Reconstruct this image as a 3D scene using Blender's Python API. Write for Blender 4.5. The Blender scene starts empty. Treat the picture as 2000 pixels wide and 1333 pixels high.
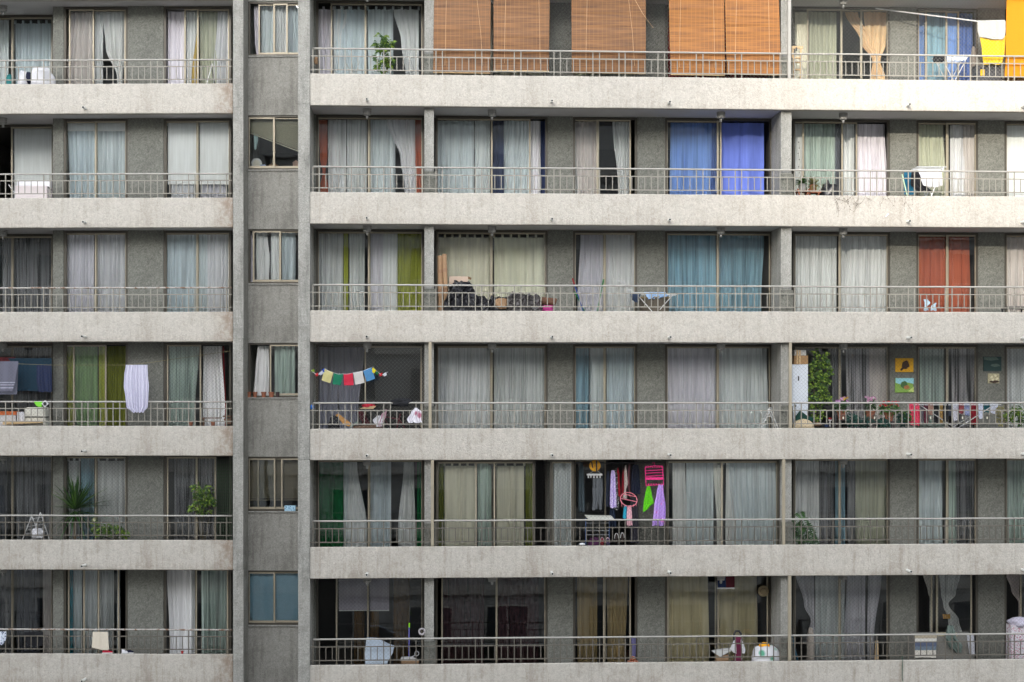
import bpy, math, random
from mathutils import Vector
R = math.radians
scene = bpy.context.scene
rnd = random.Random(7)
F = 3010.0          # focal length in photo pixels (2000 wide)
HY = 768.0          # eye level row of the photo

# ------------------------------------------------------------------ camera, sky, sun, exposure
cam = bpy.data.objects.new("camera", bpy.data.cameras.new("camera"))
scene.collection.objects.link(cam)
cam.location = (0, 0, 0); cam.rotation_euler = (R(90), 0, 0)
cam.data.sensor_width = 36.0; cam.data.lens = 36.0*F/2000.0
cam.data.shift_y = (HY-666.5)/2000.0
cam.data.clip_end = 2000; cam.data.clip_start = 0.2
scene.camera = cam
SUN_EL, SUN_AZ = 14.6, 16.0       # sun low behind the camera, a little to its left
world = bpy.data.worlds.new("World"); scene.world = world
world.use_nodes = True
nt = world.node_tree
sky = nt.nodes.new("ShaderNodeTexSky"); sky.sky_type = 'NISHITA'; sky.sun_disc = False
sky.sun_elevation = R(SUN_EL)
sky.sun_rotation = R(180+SUN_AZ)
sky.air_density = 1.0; sky.dust_density = 1.5; sky.ozone_density = 1.2
bg = nt.nodes["Background"]; bg.inputs[1].default_value = 0.15
hs = nt.nodes.new("ShaderNodeHueSaturation"); hs.inputs["Saturation"].default_value = 0.28   # milky haze takes the blue out of the sky
nt.links.new(sky.outputs[0], hs.inputs["Color"]); nt.links.new(hs.outputs[0], bg.inputs[0])
sl = bpy.data.lights.new("sun", 'SUN'); sl.energy = 0.6; sl.angle = R(1.2); sl.color = (1.0, 0.91, 0.78)
so = bpy.data.objects.new("sun", sl); scene.collection.objects.link(so)
sdir = Vector((-math.sin(R(SUN_AZ))*math.cos(R(SUN_EL)), -math.cos(R(SUN_AZ))*math.cos(R(SUN_EL)), math.sin(R(SUN_EL))))
so.rotation_euler = sdir.to_track_quat('Z', 'Y').to_euler()
scene.view_settings.view_transform = 'Standard'; scene.view_settings.look = 'None'
scene.view_settings.gamma = 1.0; scene.view_settings.use_curve_mapping = False
scene.view_settings.exposure = 2.72
scene.cycles.max_bounces = 8; scene.cycles.transparent_max_bounces = 24
scene.cycles.diffuse_bounces = 4

# ------------------------------------------------------------------ colours and materials
def lin(c):
    c = c/255.0
    return c/12.92 if c <= 0.04045 else ((c+0.055)/1.055)**2.4
def rgb(r, g, b): return (lin(r), lin(g), lin(b), 1.0)
MATS = {}
def principled(name):
    m = bpy.data.materials.new(name); m.use_nodes = True
    return m, m.node_tree, m.node_tree.nodes["Principled BSDF"]
def mat(name, col, rough=0.7, metal=0.0, vary=0.12, scale=14.0, bump=0.0, spec=0.5, trans=0.0):
    """plain painted / plastic / cloth surface with a little procedural mottling"""
    if name in MATS: return MATS[name]
    m, t, b = principled(name)
    n = t.nodes.new("ShaderNodeTexNoise"); n.inputs["Scale"].default_value = scale; n.inputs["Detail"].default_value = 4
    tc = t.nodes.new("ShaderNodeTexCoord"); t.links.new(tc.outputs["Object"], n.inputs["Vector"])
    mx = t.nodes.new("ShaderNodeMix"); mx.data_type = 'RGBA'
    mx.inputs["A"].default_value = tuple(min(1, c*(1-vary)) for c in col[:3])+(1,)
    mx.inputs["B"].default_value = tuple(min(1, c*(1+vary)) for c in col[:3])+(1,)
    t.links.new(n.outputs["Fac"], mx.inputs["Factor"]); t.links.new(mx.outputs["Result"], b.inputs["Base Color"])
    b.inputs["Roughness"].default_value = rough; b.inputs["Metallic"].default_value = metal
    b.inputs["Specular IOR Level"].default_value = spec
    if bump:
        bp = t.nodes.new("ShaderNodeBump"); bp.inputs["Strength"].default_value = bump; bp.inputs["Distance"].default_value = 0.02
        t.links.new(n.outputs["Fac"], bp.inputs["Height"]); t.links.new(bp.outputs["Normal"], b.inputs["Normal"])
    if trans:
        tr = t.nodes.new("ShaderNodeBsdfTranslucent"); t.links.new(mx.outputs["Result"], tr.inputs["Color"])
        ms = t.nodes.new("ShaderNodeMixShader"); ms.inputs[0].default_value = trans
        t.links.new(b.outputs[0], ms.inputs[1]); t.links.new(tr.outputs[0], ms.inputs[2])
        t.links.new(ms.outputs[0], t.nodes["Material Output"].inputs["Surface"])
    MATS[name] = m
    return m
def stucco(name, col, dirt, amount=0.5, texscale=16.0, bump=0.5, contrast=0.16, edge=0.0, endstain=False):
    """sprayed cement render: fine crusty grain, wide blotches and vertical rain streaks of dirt"""
    m, t, b = principled(name); N = t.nodes; L = t.links
    tc = N.new("ShaderNodeTexCoord")
    def noise(scale, detail, vec, dist=0.0, rough=0.6):
        n = N.new("ShaderNodeTexNoise"); n.inputs["Scale"].default_value = scale; n.inputs["Detail"].default_value = detail
        n.inputs["Distortion"].default_value = dist; n.inputs["Roughness"].default_value = rough
        L.new(vec, n.inputs["Vector"]); return n
    def ramp(src, p0, p1, c0=0.0, c1=1.0):
        r = N.new("ShaderNodeMapRange"); r.inputs["From Min"].default_value = p0; r.inputs["From Max"].default_value = p1
        r.inputs["To Min"].default_value = c0; r.inputs["To Max"].default_value = c1; L.new(src, r.inputs["Value"]); return r
    o = tc.outputs["Object"]
    fine = noise(texscale, 5, o, 1.6, 0.62)
    fine2 = noise(texscale*3.1, 3, o, 0.8)
    blotch = noise(1.7, 5, o, 0.4, 0.65)
    mp = N.new("ShaderNodeMapping"); mp.inputs["Scale"].default_value = (5.0, 5.0, 0.45); L.new(o, mp.inputs["Vector"])
    streak = noise(1.5, 6, mp.outputs["Vector"], 0.2, 0.7)
    g = ramp(fine.outputs["Fac"], 0.33, 0.67, 1-contrast*1.3, 1+contrast)
    g2 = ramp(fine2.outputs["Fac"], 0.3, 0.7, 1-contrast*0.5, 1+contrast*0.5)
    mul = N.new("ShaderNodeMath"); mul.operation = 'MULTIPLY'; L.new(g.outputs[0], mul.inputs[0]); L.new(g2.outputs[0], mul.inputs[1])
    s1 = ramp(streak.outputs["Fac"], 0.48, 0.72, 0.0, 0.85); s2 = ramp(blotch.outputs["Fac"], 0.48, 0.75, 0.0, 0.8)
    add = N.new("ShaderNodeMath"); add.operation = 'ADD'; add.use_clamp = True
    L.new(s1.outputs[0], add.inputs[0]); L.new(s2.outputs[0], add.inputs[1])
    last = add
    if edge:   # grime line along the lower lip, broken up by the streaks
        sep = N.new("ShaderNodeSeparateXYZ"); L.new(tc.outputs["Generated"], sep.inputs[0])
        e = ramp(sep.outputs["Z"], 0.30, 0.0, 0.0, edge)
        em = N.new("ShaderNodeMath"); em.operation = 'MULTIPLY'; L.new(e.outputs[0], em.inputs[0])
        bl2 = noise(2.6, 5, mp.outputs["Vector"], 0.3, 0.7); r3 = ramp(bl2.outputs["Fac"], 0.38, 0.62)
        L.new(r3.outputs[0], em.inputs[1])
        a2 = N.new("ShaderNodeMath"); a2.operation = 'ADD'; a2.use_clamp = True
        L.new(add.outputs[0], a2.inputs[0]); L.new(em.outputs[0], a2.inputs[1]); last = a2
    am = N.new("ShaderNodeMath"); am.operation = 'MULTIPLY'; am.inputs[1].default_value = amount; L.new(last.outputs[0], am.inputs[0])
    mx = N.new("ShaderNodeMix"); mx.data_type = 'RGBA'; mx.inputs["A"].default_value = col; mx.inputs["B"].default_value = dirt
    L.new(am.outputs[0], mx.inputs["Factor"])
    vm = N.new("ShaderNodeVectorMath"); vm.operation = 'SCALE'; L.new(mx.outputs["Result"], vm.inputs[0]); L.new(mul.outputs[0], vm.inputs["Scale"])
    L.new(vm.outputs[0], b.inputs["Base Color"])
    if endstain:   # rusty run-off stain beside the column
        sx = N.new("ShaderNodeSeparateXYZ"); L.new(tc.outputs["Generated"], sx.inputs[0])
        e1 = ramp(sx.outputs["X"], 0.93, 1.0); n3 = noise(4.0, 5, o, 0.6, 0.65); e2 = ramp(n3.outputs["Fac"], 0.36, 0.62, 0, .75)
        em2 = N.new("ShaderNodeMath"); em2.operation = 'MULTIPLY'; L.new(e1.outputs[0], em2.inputs[0]); L.new(e2.outputs[0], em2.inputs[1])
        mx3 = N.new("ShaderNodeMix"); mx3.data_type = 'RGBA'; mx3.inputs["B"].default_value = (0.20, 0.12, 0.07, 1)
        L.new(em2.outputs[0], mx3.inputs["Factor"]); L.new(vm.outputs[0], mx3.inputs["A"]); L.new(mx3.outputs["Result"], b.inputs["Base Color"])
    b.inputs["Roughness"].default_value = 0.92; b.inputs["Specular IOR Level"].default_value = 0.2
    bp = N.new("ShaderNodeBump"); bp.inputs["Strength"].default_value = bump; bp.inputs["Distance"].default_value = 0.02
    L.new(fine.outputs["Fac"], bp.inputs["Height"]); L.new(bp.outputs["Normal"], b.inputs["Normal"])
    MATS[name] = m
    return m
M_PARAPET = stucco("pale_cement_render", (0.47, 0.442, 0.396, 1), (0.25, 0.205, 0.155, 1), 0.55, 15, 0.6, 0.20, edge=0.8)
PARAPETS = {}
def parapet_mat(end, am):   # blotch and streak colour mixed in more strongly on the lower rows
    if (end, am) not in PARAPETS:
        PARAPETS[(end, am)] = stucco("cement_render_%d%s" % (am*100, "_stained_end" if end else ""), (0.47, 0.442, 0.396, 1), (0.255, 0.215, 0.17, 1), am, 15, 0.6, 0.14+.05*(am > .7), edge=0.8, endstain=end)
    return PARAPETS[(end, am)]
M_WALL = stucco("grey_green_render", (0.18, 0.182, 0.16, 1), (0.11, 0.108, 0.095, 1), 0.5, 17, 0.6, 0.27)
M_COLUMN = stucco("grey_column_render", (0.32, 0.314, 0.288, 1), (0.15, 0.148, 0.135, 1), 0.75, 20, 0.6, 0.22)
M_BAY = stucco("grey_bay_render", (0.285, 0.278, 0.252, 1), (0.14, 0.132, 0.117, 1), 0.7, 22, 0.5, 0.20)
M_SOFFIT = mat("soffit_paint", (0.50, 0.485, 0.475, 1), 0.85, vary=0.10, scale=1.5)
M_FLOOR = mat("balcony_floor", (0.30, 0.27, 0.24, 1), 0.8, vary=0.25, scale=5)
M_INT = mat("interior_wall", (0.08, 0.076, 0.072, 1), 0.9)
M_FRAMED = mat("dark_bronze_aluminium", (0.07, 0.062, 0.048, 1), 0.42, 0.25, vary=0.12, scale=6)
M_FRAME = mat("bronze_aluminium", (0.36, 0.315, 0.235, 1), 0.42, 0.25, vary=0.12, scale=6)
M_TOP = mat("pale_handrail_paint", (0.34, 0.325, 0.295, 1), 0.4, 0.0, vary=0.15, scale=5)
M_RAIL = mat("cream_painted_steel", (0.25, 0.235, 0.20, 1), 0.5, 0.0, vary=0.25, scale=5)
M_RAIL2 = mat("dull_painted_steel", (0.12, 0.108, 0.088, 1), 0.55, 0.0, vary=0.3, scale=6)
def rusty(name):
    m, t, b = principled(name)
    n = t.nodes.new("ShaderNodeTexNoise"); n.inputs["Scale"].default_value = 7; n.inputs["Detail"].default_value = 6; n.inputs["Roughness"].default_value = .75
    tc = t.nodes.new("ShaderNodeTexCoord"); t.links.new(tc.outputs["Object"], n.inputs["Vector"])
    r = t.nodes.new("ShaderNodeValToRGB"); r.color_ramp.elements[0].position = .50; r.color_ramp.elements[1].position = .58
    r.color_ramp.elements[0].color = (.38, .36, .33, 1); r.color_ramp.elements[1].color = (.17, .10, .06, 1)
    t.links.new(n.outputs["Fac"], r.inputs[0]); t.links.new(r.outputs[0], b.inputs["Base Color"]); b.inputs["Roughness"].default_value = .7
    MATS[name] = m; return m
M_RUST = rusty("flaking_painted_steel")
M_ROAD = mat("asphalt", (0.05, 0.05, 0.052, 1), 0.9, vary=0.3, scale=3, bump=.3)
M_PAVE = mat("pavement", (0.17, 0.16, 0.15, 1), 0.9, vary=0.2, scale=4, bump=.2)
M_OPP = stucco("opposite_render", (0.34, 0.33, 0.31, 1), (0.20, 0.19, 0.18, 1), 0.5, 8, 0.3, 0.1)
M_OPPG = mat("opposite_window_glass", (0.03, 0.035, 0.04, 1), 0.1, vary=.2, scale=.4)

def glass_mat():
    m = bpy.data.materials.new("window_glass"); m.use_nodes = True
    t = m.node_tree; N = t.nodes; L = t.links
    for n in list(N):
        if n.type == 'BSDF_PRINCIPLED': N.remove(n)
    out = N["Material Output"]
    tr = N.new("ShaderNodeBsdfTransparent"); tr.inputs[0].default_value = (0.94, 0.965, 0.96, 1)
    gl = N.new("ShaderNodeBsdfGlossy"); gl.inputs["Roughness"].default_value = 0.0; gl.inputs["Color"].default_value = (0.92, 0.96, 1, 1)
    fr = N.new("ShaderNodeFresnel"); fr.inputs["IOR"].default_value = 1.55
    mr = N.new("ShaderNodeMath"); mr.operation = 'MULTIPLY'; mr.inputs[1].default_value = 1.35; mr.use_clamp = True
    tc = N.new("ShaderNodeTexCoord"); ns = N.new("ShaderNodeTexNoise"); ns.inputs["Scale"].default_value = 1.6; ns.inputs["Detail"].default_value = 1
    L.new(tc.outputs["Object"], ns.inputs["Vector"])
    bp = N.new("ShaderNodeBump"); bp.inputs["Strength"].default_value = 0.02; bp.inputs["Distance"].default_value = 0.04
    L.new(ns.outputs["Fac"], bp.inputs["Height"]); L.new(bp.outputs["Normal"], gl.inputs["Normal"])
    L.new(fr.outputs[0], mr.inputs[0])
    mx = N.new("ShaderNodeMixShader"); L.new(mr.outputs[0], mx.inputs[0]); L.new(tr.outputs[0], mx.inputs[1]); L.new(gl.outputs[0], mx.inputs[2])
    L.new(mx.outputs[0], out.inputs["Surface"])
    return m
M_GLASS = glass_mat()
def curtain_mat(name, col, sheer):
    """woven cloth; the thinner the weave the more one sees through it where it faces you"""
    key = "cloth_"+name
    if key in MATS: return MATS[key]
    m, t, b = principled(key); N = t.nodes; L = t.links
    tc = N.new("ShaderNodeTexCoord"); mp = N.new("ShaderNodeMapping"); mp.inputs["Scale"].default_value = (9, 9, 0.5)
    L.new(tc.outputs["Object"], mp.inputs["Vector"])
    n = N.new("ShaderNodeTexNoise"); n.inputs["Scale"].default_value = 2.2; n.inputs["Detail"].default_value = 3; L.new(mp.outputs[0], n.inputs["Vector"])
    mx = N.new("ShaderNodeMix"); mx.data_type = 'RGBA'
    mx.inputs["A"].default_value = tuple(c*0.70 for c in col[:3])+(1,); mx.inputs["B"].default_value = tuple(min(.9, c*1.1) for c in col[:3])+(1,)
    L.new(n.outputs["Fac"], mx.inputs["Factor"]); L.new(mx.outputs["Result"], b.inputs["Base Color"])
    b.inputs["Roughness"].default_value = 0.9; b.inputs["Specular IOR Level"].default_value = 0.15
    tl = N.new("ShaderNodeBsdfTranslucent"); L.new(mx.outputs["Result"], tl.inputs["Color"])
    m1 = N.new("ShaderNodeMixShader"); m1.inputs[0].default_value = 0.10
    L.new(b.outputs[0], m1.inputs[1]); L.new(tl.outputs[0], m1.inputs[2])
    last = m1
    if sheer > 0:
        lw = N.new("ShaderNodeLayerWeight"); lw.inputs["Blend"].default_value = 0.5
        mr = N.new("ShaderNodeMapRange"); mr.inputs["From Min"].default_value = 0.0; mr.inputs["From Max"].default_value = 0.7
        mr.inputs["To Min"].default_value = sheer*1.15; mr.inputs["To Max"].default_value = 0.0
        L.new(lw.outputs["Facing"], mr.inputs["Value"])
        # gathered cloth: threads bunch into dense and thin bands down the drop
        mp2 = N.new("ShaderNodeMapping"); mp2.inputs["Scale"].default_value = (21, 21, .35); L.new(tc.outputs["Object"], mp2.inputs[0])
        n2 = N.new("ShaderNodeTexNoise"); n2.inputs["Scale"].default_value = 1.0; n2.inputs["Detail"].default_value = 4; L.new(mp2.outputs[0], n2.inputs["Vector"])
        r2 = N.new("ShaderNodeMapRange"); r2.inputs["From Min"].default_value = .44; r2.inputs["From Max"].default_value = .66; r2.inputs["To Min"].default_value = .15; r2.inputs["To Max"].default_value = 3.2
        L.new(n2.outputs["Fac"], r2.inputs["Value"]); mm = N.new("ShaderNodeMath"); mm.operation = 'MULTIPLY'; mm.use_clamp = True
        L.new(mr.outputs[0], mm.inputs[0]); L.new(r2.outputs[0], mm.inputs[1]); mr = mm
        tp = N.new("ShaderNodeBsdfTransparent"); m2 = N.new("ShaderNodeMixShader")
        L.new(mr.outputs[0], m2.inputs[0]); L.new(m1.outputs[0], m2.inputs[1]); L.new(tp.outputs[0], m2.inputs[2]); last = m2
    L.new(last.outputs[0], N["Material Output"].inputs["Surface"])
    MATS[key] = m; return m

# ------------------------------------------------------------------ the two facade planes (local axes: s right, d into the house, z up)
class Frame:
    def __init__(f, ax, ay, bx, by):
        l = math.hypot(bx-ax, by-ay); f.o = Vector((ax, ay)); f.e = Vector(((bx-ax)/l, (by-ay)/l)); f.n = Vector((-f.e.y, f.e.x))
        f.ang = math.atan2(f.e.y, f.e.x)
    def t(f, px, d): return (f.o.dot(f.n)+d)/((px-1000.0)/F*f.n.x+f.n.y)
    def s(f, px, d):
        t = f.t(px, d); return ((px-1000.0)/F*t)*f.e.x+t*f.e.y-f.o.dot(f.e)
    def z(f, px, py, d): return (HY-py)/F*f.t(px, d)
    def w(f, s, d, z): return Vector((f.o.x+s*f.e.x+d*f.n.x, f.o.y+s*f.e.y+d*f.n.y, z))
FR = Frame(-4.525, 34.485, 11.73, 35.31)
FL = Frame(-11.91, 35.85, -6.473, 35.75)
PITCH = 2.65
ZT = {id(FR): 7.150, id(FL): 7.185}; ZB = {id(FR): 6.440, id(FL): 6.490}
def ztop(fr, r): return ZT[id(fr)]-PITCH*r            # top of the balcony upstand, r = 0 is the top row
def zbot(fr, r): return ZB[id(fr)]-PITCH*r
def zfloor(fr, r): return zbot(fr, r)+0.18
def zceil(fr, r): return zbot(fr, r-1)
WD = 1.2            # depth of the balconies on the right
LD, LD2 = 0.70, 1.45

# ------------------------------------------------------------------ mesh builder in facade axes
class MB:
    def __init__(m): m.v = []; m.f = []; m.sm = False
    def add(m, vs, fs):
        k = len(m.v); m.v += [tuple(v) for v in vs]; m.f += [tuple(i+k for i in f) for f in fs]; return m
    def box(m, s0, s1, d0, d1, z0, z1, taper=0.0):
        c = taper
        v = [(s0, d0, z0), (s1, d0, z0), (s1, d1, z0), (s0, d1, z0), (s0+c, d0+c, z1), (s1-c, d0+c, z1), (s1-c, d1-c, z1), (s0+c, d1-c, z1)]
        return m.add(v, [(0, 3, 2, 1), (4, 5, 6, 7), (0, 1, 5, 4), (1, 2, 6, 5), (2, 3, 7, 6), (3, 0, 4, 7)])
    def tube(m, pts, r, n=8, r2=None, cap=True):
        pts = [Vector(p) for p in pts]; N = len(pts); rings = []
        for i, p in enumerate(pts):
            a = pts[max(0, i-1)]; b = pts[min(N-1, i+1)]; t = (b-a).normalized()
            u = t.cross(Vector((0, 1, 0)))
            if u.length < 0.2: u = t.cross(Vector((1, 0, 0)))
            u.normalize(); w = t.cross(u)
            rr = r if r2 is None else r+(r2-r)*i/(N-1)
            rings.append([p+(u*math.cos(2*math.pi*k/n)+w*math.sin(2*math.pi*k/n))*rr for k in range(n)])
        v = [q for ring in rings for q in ring]; f = []
        for i in range(N-1):
            for k in range(n):
                f.append((i*n+k, i*n+(k+1) % n, (i+1)*n+(k+1) % n, (i+1)*n+k))
        if cap: f.append(tuple(range(n))[::-1]); f.append(tuple((N-1)*n+k for k in range(n)))
        return m.add(v, f)
    def lathe(m, s, d, prof, n=20, axis='z'):
        v = []; f = []
        for (r, h) in prof:
            for k in range(n):
                a = 2*math.pi*k/n; c, q = r*math.cos(a), r*math.sin(a)
                v.append((s+c, d+q, h) if axis == 'z' else (s+c, h, d+q))
        for i in range(len(prof)-1):
            for k in range(n): f.append((i*n+k, i*n+(k+1) % n, (i+1)*n+(k+1) % n, (i+1)*n+k))
        f.append(tuple(range(n))[::-1]); f.append(tuple((len(prof)-1)*n+k for k in range(n)))
        return m.add(v, f)
    def blob(m, c, rad, seed=0, lump=0.2, nu=16, nv=10, flat=0.0, sq=1.0):
        rg = random.Random(seed); ph = [rg.uniform(0, 6.28) for _ in range(6)]; v = []; f = []
        for i in range(nv+1):
            th = math.pi*i/nv
            for k in range(nu):
                a = 2*math.pi*k/nu
                q = 1+lump*(0.5*math.sin(3*a+ph[0]+2*th)+0.35*math.sin(5*a+ph[1]-3*th)+0.3*math.sin(7*th+ph[2]+2*a)+0.25*math.sin(9*a+ph[3])*math.sin(6*th+ph[4]))*math.sin(th)
                cz = math.cos(th); z = math.copysign(abs(cz)**(sq**.5), cz)*q; sr = math.sin(th)**sq if math.sin(th) > 1e-6 else 0.0
                if z < -flat and flat: z = -flat
                v.append((c[0]+rad[0]*sr*math.cos(a)*q, c[1]+rad[1]*sr*math.sin(a)*q, c[2]+rad[2]*z))
        for i in range(nv):
            for k in range(nu): f.append((i*nu+k, (i+1)*nu+k, (i+1)*nu+(k+1) % nu, i*nu+(k+1) % nu))
        m.sm = True
        return m.add(v, f)
    def slab(m, poly, d0, d1):
        """extrude an (s,z) outline from depth d0 to d1"""
        n = len(poly); v = [(p[0], d0, p[1]) for p in poly]+[(p[0], d1, p[1]) for p in poly]
        return m.add(v, [tuple(range(n)), tuple(range(2*n-1, n-1, -1))]+[(i, i+n, (i+1) % n+n, (i+1) % n) for i in range(n)])
    def leaf(m, p, dirn, up, L, W, curl=0.25):
        p = Vector(p); d = Vector(dirn).normalized(); u = Vector(up)
        sd = d.cross(u)
        if sd.length < 1e-3: sd = Vector((1, 0, 0))
        sd.normalize(); nn = sd.cross(d)
        a = p; b = p+d*L*.5+sd*W*.5+nn*L*.06; c = p+d*L*.5-sd*W*.5+nn*L*.06; e = p+d*L-nn*L*curl; mid = p+d*L*.5
        return m.add([a, b, mid, c, e], [(0, 1, 2), (0, 2, 3), (1, 4, 2), (2, 4, 3)])
def to_obj(name, mb, material, base=(0, 0, 0), frame=None, parent=None, smooth=None):
    """mesh with its vertices relative to base; parent keeps local axes"""
    me = bpy.data.meshes.new(name)
    bx, by, bz = base
    me.from_pydata([(v[0]-bx, v[1]-by, v[2]-bz) for v in mb.v], [], mb.f); me.update()
    if (mb.sm if smooth is None else smooth):
        for p in me.polygons: p.use_smooth = True
    me.materials.append(material)
    o = bpy.data.objects.new(name, me); scene.collection.objects.link(o)
    if parent is not None: o.parent = parent
    if frame is not None:
        o.location = frame.w(bx, by, bz); o.rotation_euler = (0, 0, frame.ang)
    return o
def tag(o, label, cat, group=None, kind=None):
    o["label"] = label
    if cat: o["category"] = cat
    if group: o["group"] = group
    if kind: o["kind"] = kind
    return o
LABELS = set()
class Thing:
    """an Empty at the base of a thing, or a single mesh when it has no parts"""
    def __init__(t, fr, name, label, cat, base, group=None):
        t.fr = fr; t.base = base
        t.o = bpy.data.objects.new(name, None); scene.collection.objects.link(t.o)
        t.o.location = fr.w(*base); t.o.rotation_euler = (0, 0, fr.ang); t.o.empty_display_size = .1
        tag(t.o, label, cat, group)
    def part(t, name, mb, material, parent=None, smooth=None, label=None):
        o = to_obj(name, mb, material, t.base, None, parent or t.o, smooth)
        if label: o["label"] = label
        return o
def single(fr, name, label, cat, mb, material, group=None, smooth=None):
    xs = [v[0] for v in mb.v]; ys = [v[1] for v in mb.v]; zs = [v[2] for v in mb.v]
    base = ((min(xs)+max(xs))/2, (min(ys)+max(ys))/2, min(zs))
    o = to_obj(name, mb, material, base, fr, None, smooth)
    return tag(o, label, cat, group)

# ------------------------------------------------------------------ ground and street
GZ = -16.0
def flat(name, x0, x1, y0, y1, z0, z1, m):
    me = bpy.data.meshes.new(name)
    v = [(x0, y0, z0), (x1, y0, z0), (x1, y1, z0), (x0, y1, z0), (x0, y0, z1), (x1, y0, z1), (x1, y1, z1), (x0, y1, z1)]
    me.from_pydata(v, [], [(0, 3, 2, 1), (4, 5, 6, 7), (0, 1, 5, 4), (1, 2, 6, 5), (2, 3, 7, 6), (3, 0, 4, 7)]); me.materials.append(m)
    o = bpy.data.objects.new(name, me); scene.collection.objects.link(o); o["kind"] = "structure"; return o
flat("ground", -600, 600, -600, 600, GZ-.5, GZ, M_PAVE)
flat("road", -600, 600, 12, 24, GZ+.003, GZ+.007, M_ROAD)
flat("kerb", -600, 600, 24, 24.2, GZ-.1, GZ+.13, M_PAVE)
flat("pavement", -600, 600, 24.2, 40, GZ-.1, GZ+.12, M_PAVE)

# ------------------------------------------------------------------ opposite buildings (behind the viewer; they shade the street and show in the glass), then two added sun blockers
def opposite(name, label, x0, x1, y0, y1, top, win=True):
    root = bpy.data.objects.new(name, None); scene.collection.objects.link(root); root.location = ((x0+x1)/2, y1, GZ)
    tag(root, label, "building")
    def loc(mb, nm, m):
        me = bpy.data.meshes.new(nm); me.from_pydata([(v[0]-root.location.x, v[1]-y1, v[2]-GZ) for v in mb.v], [], mb.f); me.materials.append(m)
        o = bpy.data.objects.new(nm, me); scene.collection.objects.link(o); o.parent = root; return o
    b = MB(); b.box(x0, x1, y0, y1, GZ, top); loc(b, "wall", M_OPP)
    b = MB(); b.box(x0-.2, x1+.2, y1+.01, y1+.45, top-.5, top+.4); loc(b, "roof_parapet", M_OPP)
    if win:
        k = 0; z = GZ+1.2
        while z+1.7 < top:
            b = MB(); b.box(x0, x1, y1+.01, y1+.3, z-.75, z-.35); loc(b, "slab_edge", M_PARAPET)
            z += 2.9
        proto = None; z = GZ+1.2
        while z+1.7 < top:
            x = x0+1.2
            while x+2.2 < x1:
                if proto is None:
                    me = bpy.data.meshes.new("window"); q = MB(); q.box(0, 2.0, .02, .06, 0, 1.5)
                    q.box(-.08, 2.08, .06, .12, -.08, 0); q.box(-.08, 2.08, .06, .12, 1.5, 1.58); q.box(-.08, 0, .06, .12, 0, 1.5); q.box(2.0, 2.08, .06, .12, 0, 1.5); q.box(.97, 1.03, .06, .12, 0, 1.5)
                    me.from_pydata(q.v, [], q.f); me.materials.append(M_OPPG); me.materials.append(M_PARAPET)
                    for i, p in enumerate(me.polygons): p.material_index = 0 if i < 6 else 1
                    proto = me
                if k < 95:
                    o = bpy.data.objects.new("window", proto); scene.collection.objects.link(o); o.parent = root
                    o.location = (x-root.location.x, 0, z-GZ); k += 1
                x += 3.7
            z += 2.9
    return root
opposite("opposite_tower", "tall grey apartment tower across the street, left of the low block", -60, -13.5, -18, -3.0, 21)
opposite("opposite_building", "low pale apartment block between two towers across the street", -13.3, 6.3, -16, -3.0, 12.0)
opposite("opposite_tower", "tall pale apartment tower across the street, right of the low block", 6.5, 50, -18, -3.0, 20)
opposite("sun_blocker_left", "wide unseen block added far behind to keep sun off the left", -420, -81.4, -270, -250, 120, False)  # added out of view; its edge fades the sun toward the left
opposite("sun_blocker_low", "long unseen block added far behind to cut the sun on lower rows", -81.3, 120, -270, -250, 80.3, False)  # added out of view; its roof line fades the sun downward
# ------------------------------------------------------------------ the apartment building
HOUSE = bpy.data.objects.new("apartment_building", None); scene.collection.objects.link(HOUSE)
HOUSE.location = (0, 36, GZ)
tag(HOUSE, "long pale cement apartment block with stacked balconies filling the whole view", "building")
def bpart(name, mb, m, fr, base=None, parent=None, smooth=None, label=None):
    if base is None:
        base = (min(v[0] for v in mb.v), min(v[1] for v in mb.v), min(v[2] for v in mb.v))
    o = to_obj(name, mb, m, base, fr, None, smooth)
    o.parent = HOUSE; o.location = o.location-HOUSE.location
    if label: o["label"] = label
    o["_b"] = list(base)
    return o
def bsub(name, mb, m, par, smooth=None):
    o = to_obj(name, mb, m, tuple(par["_b"]), None, par, smooth); return o
NR = 6
SR = lambda px, d=WD: FR.s(px, d)
SL = lambda px, d=LD: FL.s(px, d)
s_end = FR.s(2150, 0); l_beg = FL.s(-130, 0); l_end = FL.s(454.5, 0)
col_r0, col_r1 = FR.s(582.3, -.03), FR.s(605, -.03)
fin_s = [(SR(829, .18), SR(847.5, .18)), (SR(1525.5, .15), SR(1546, .15)), (SR(2121, .15), SR(2141, .15))]

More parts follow.
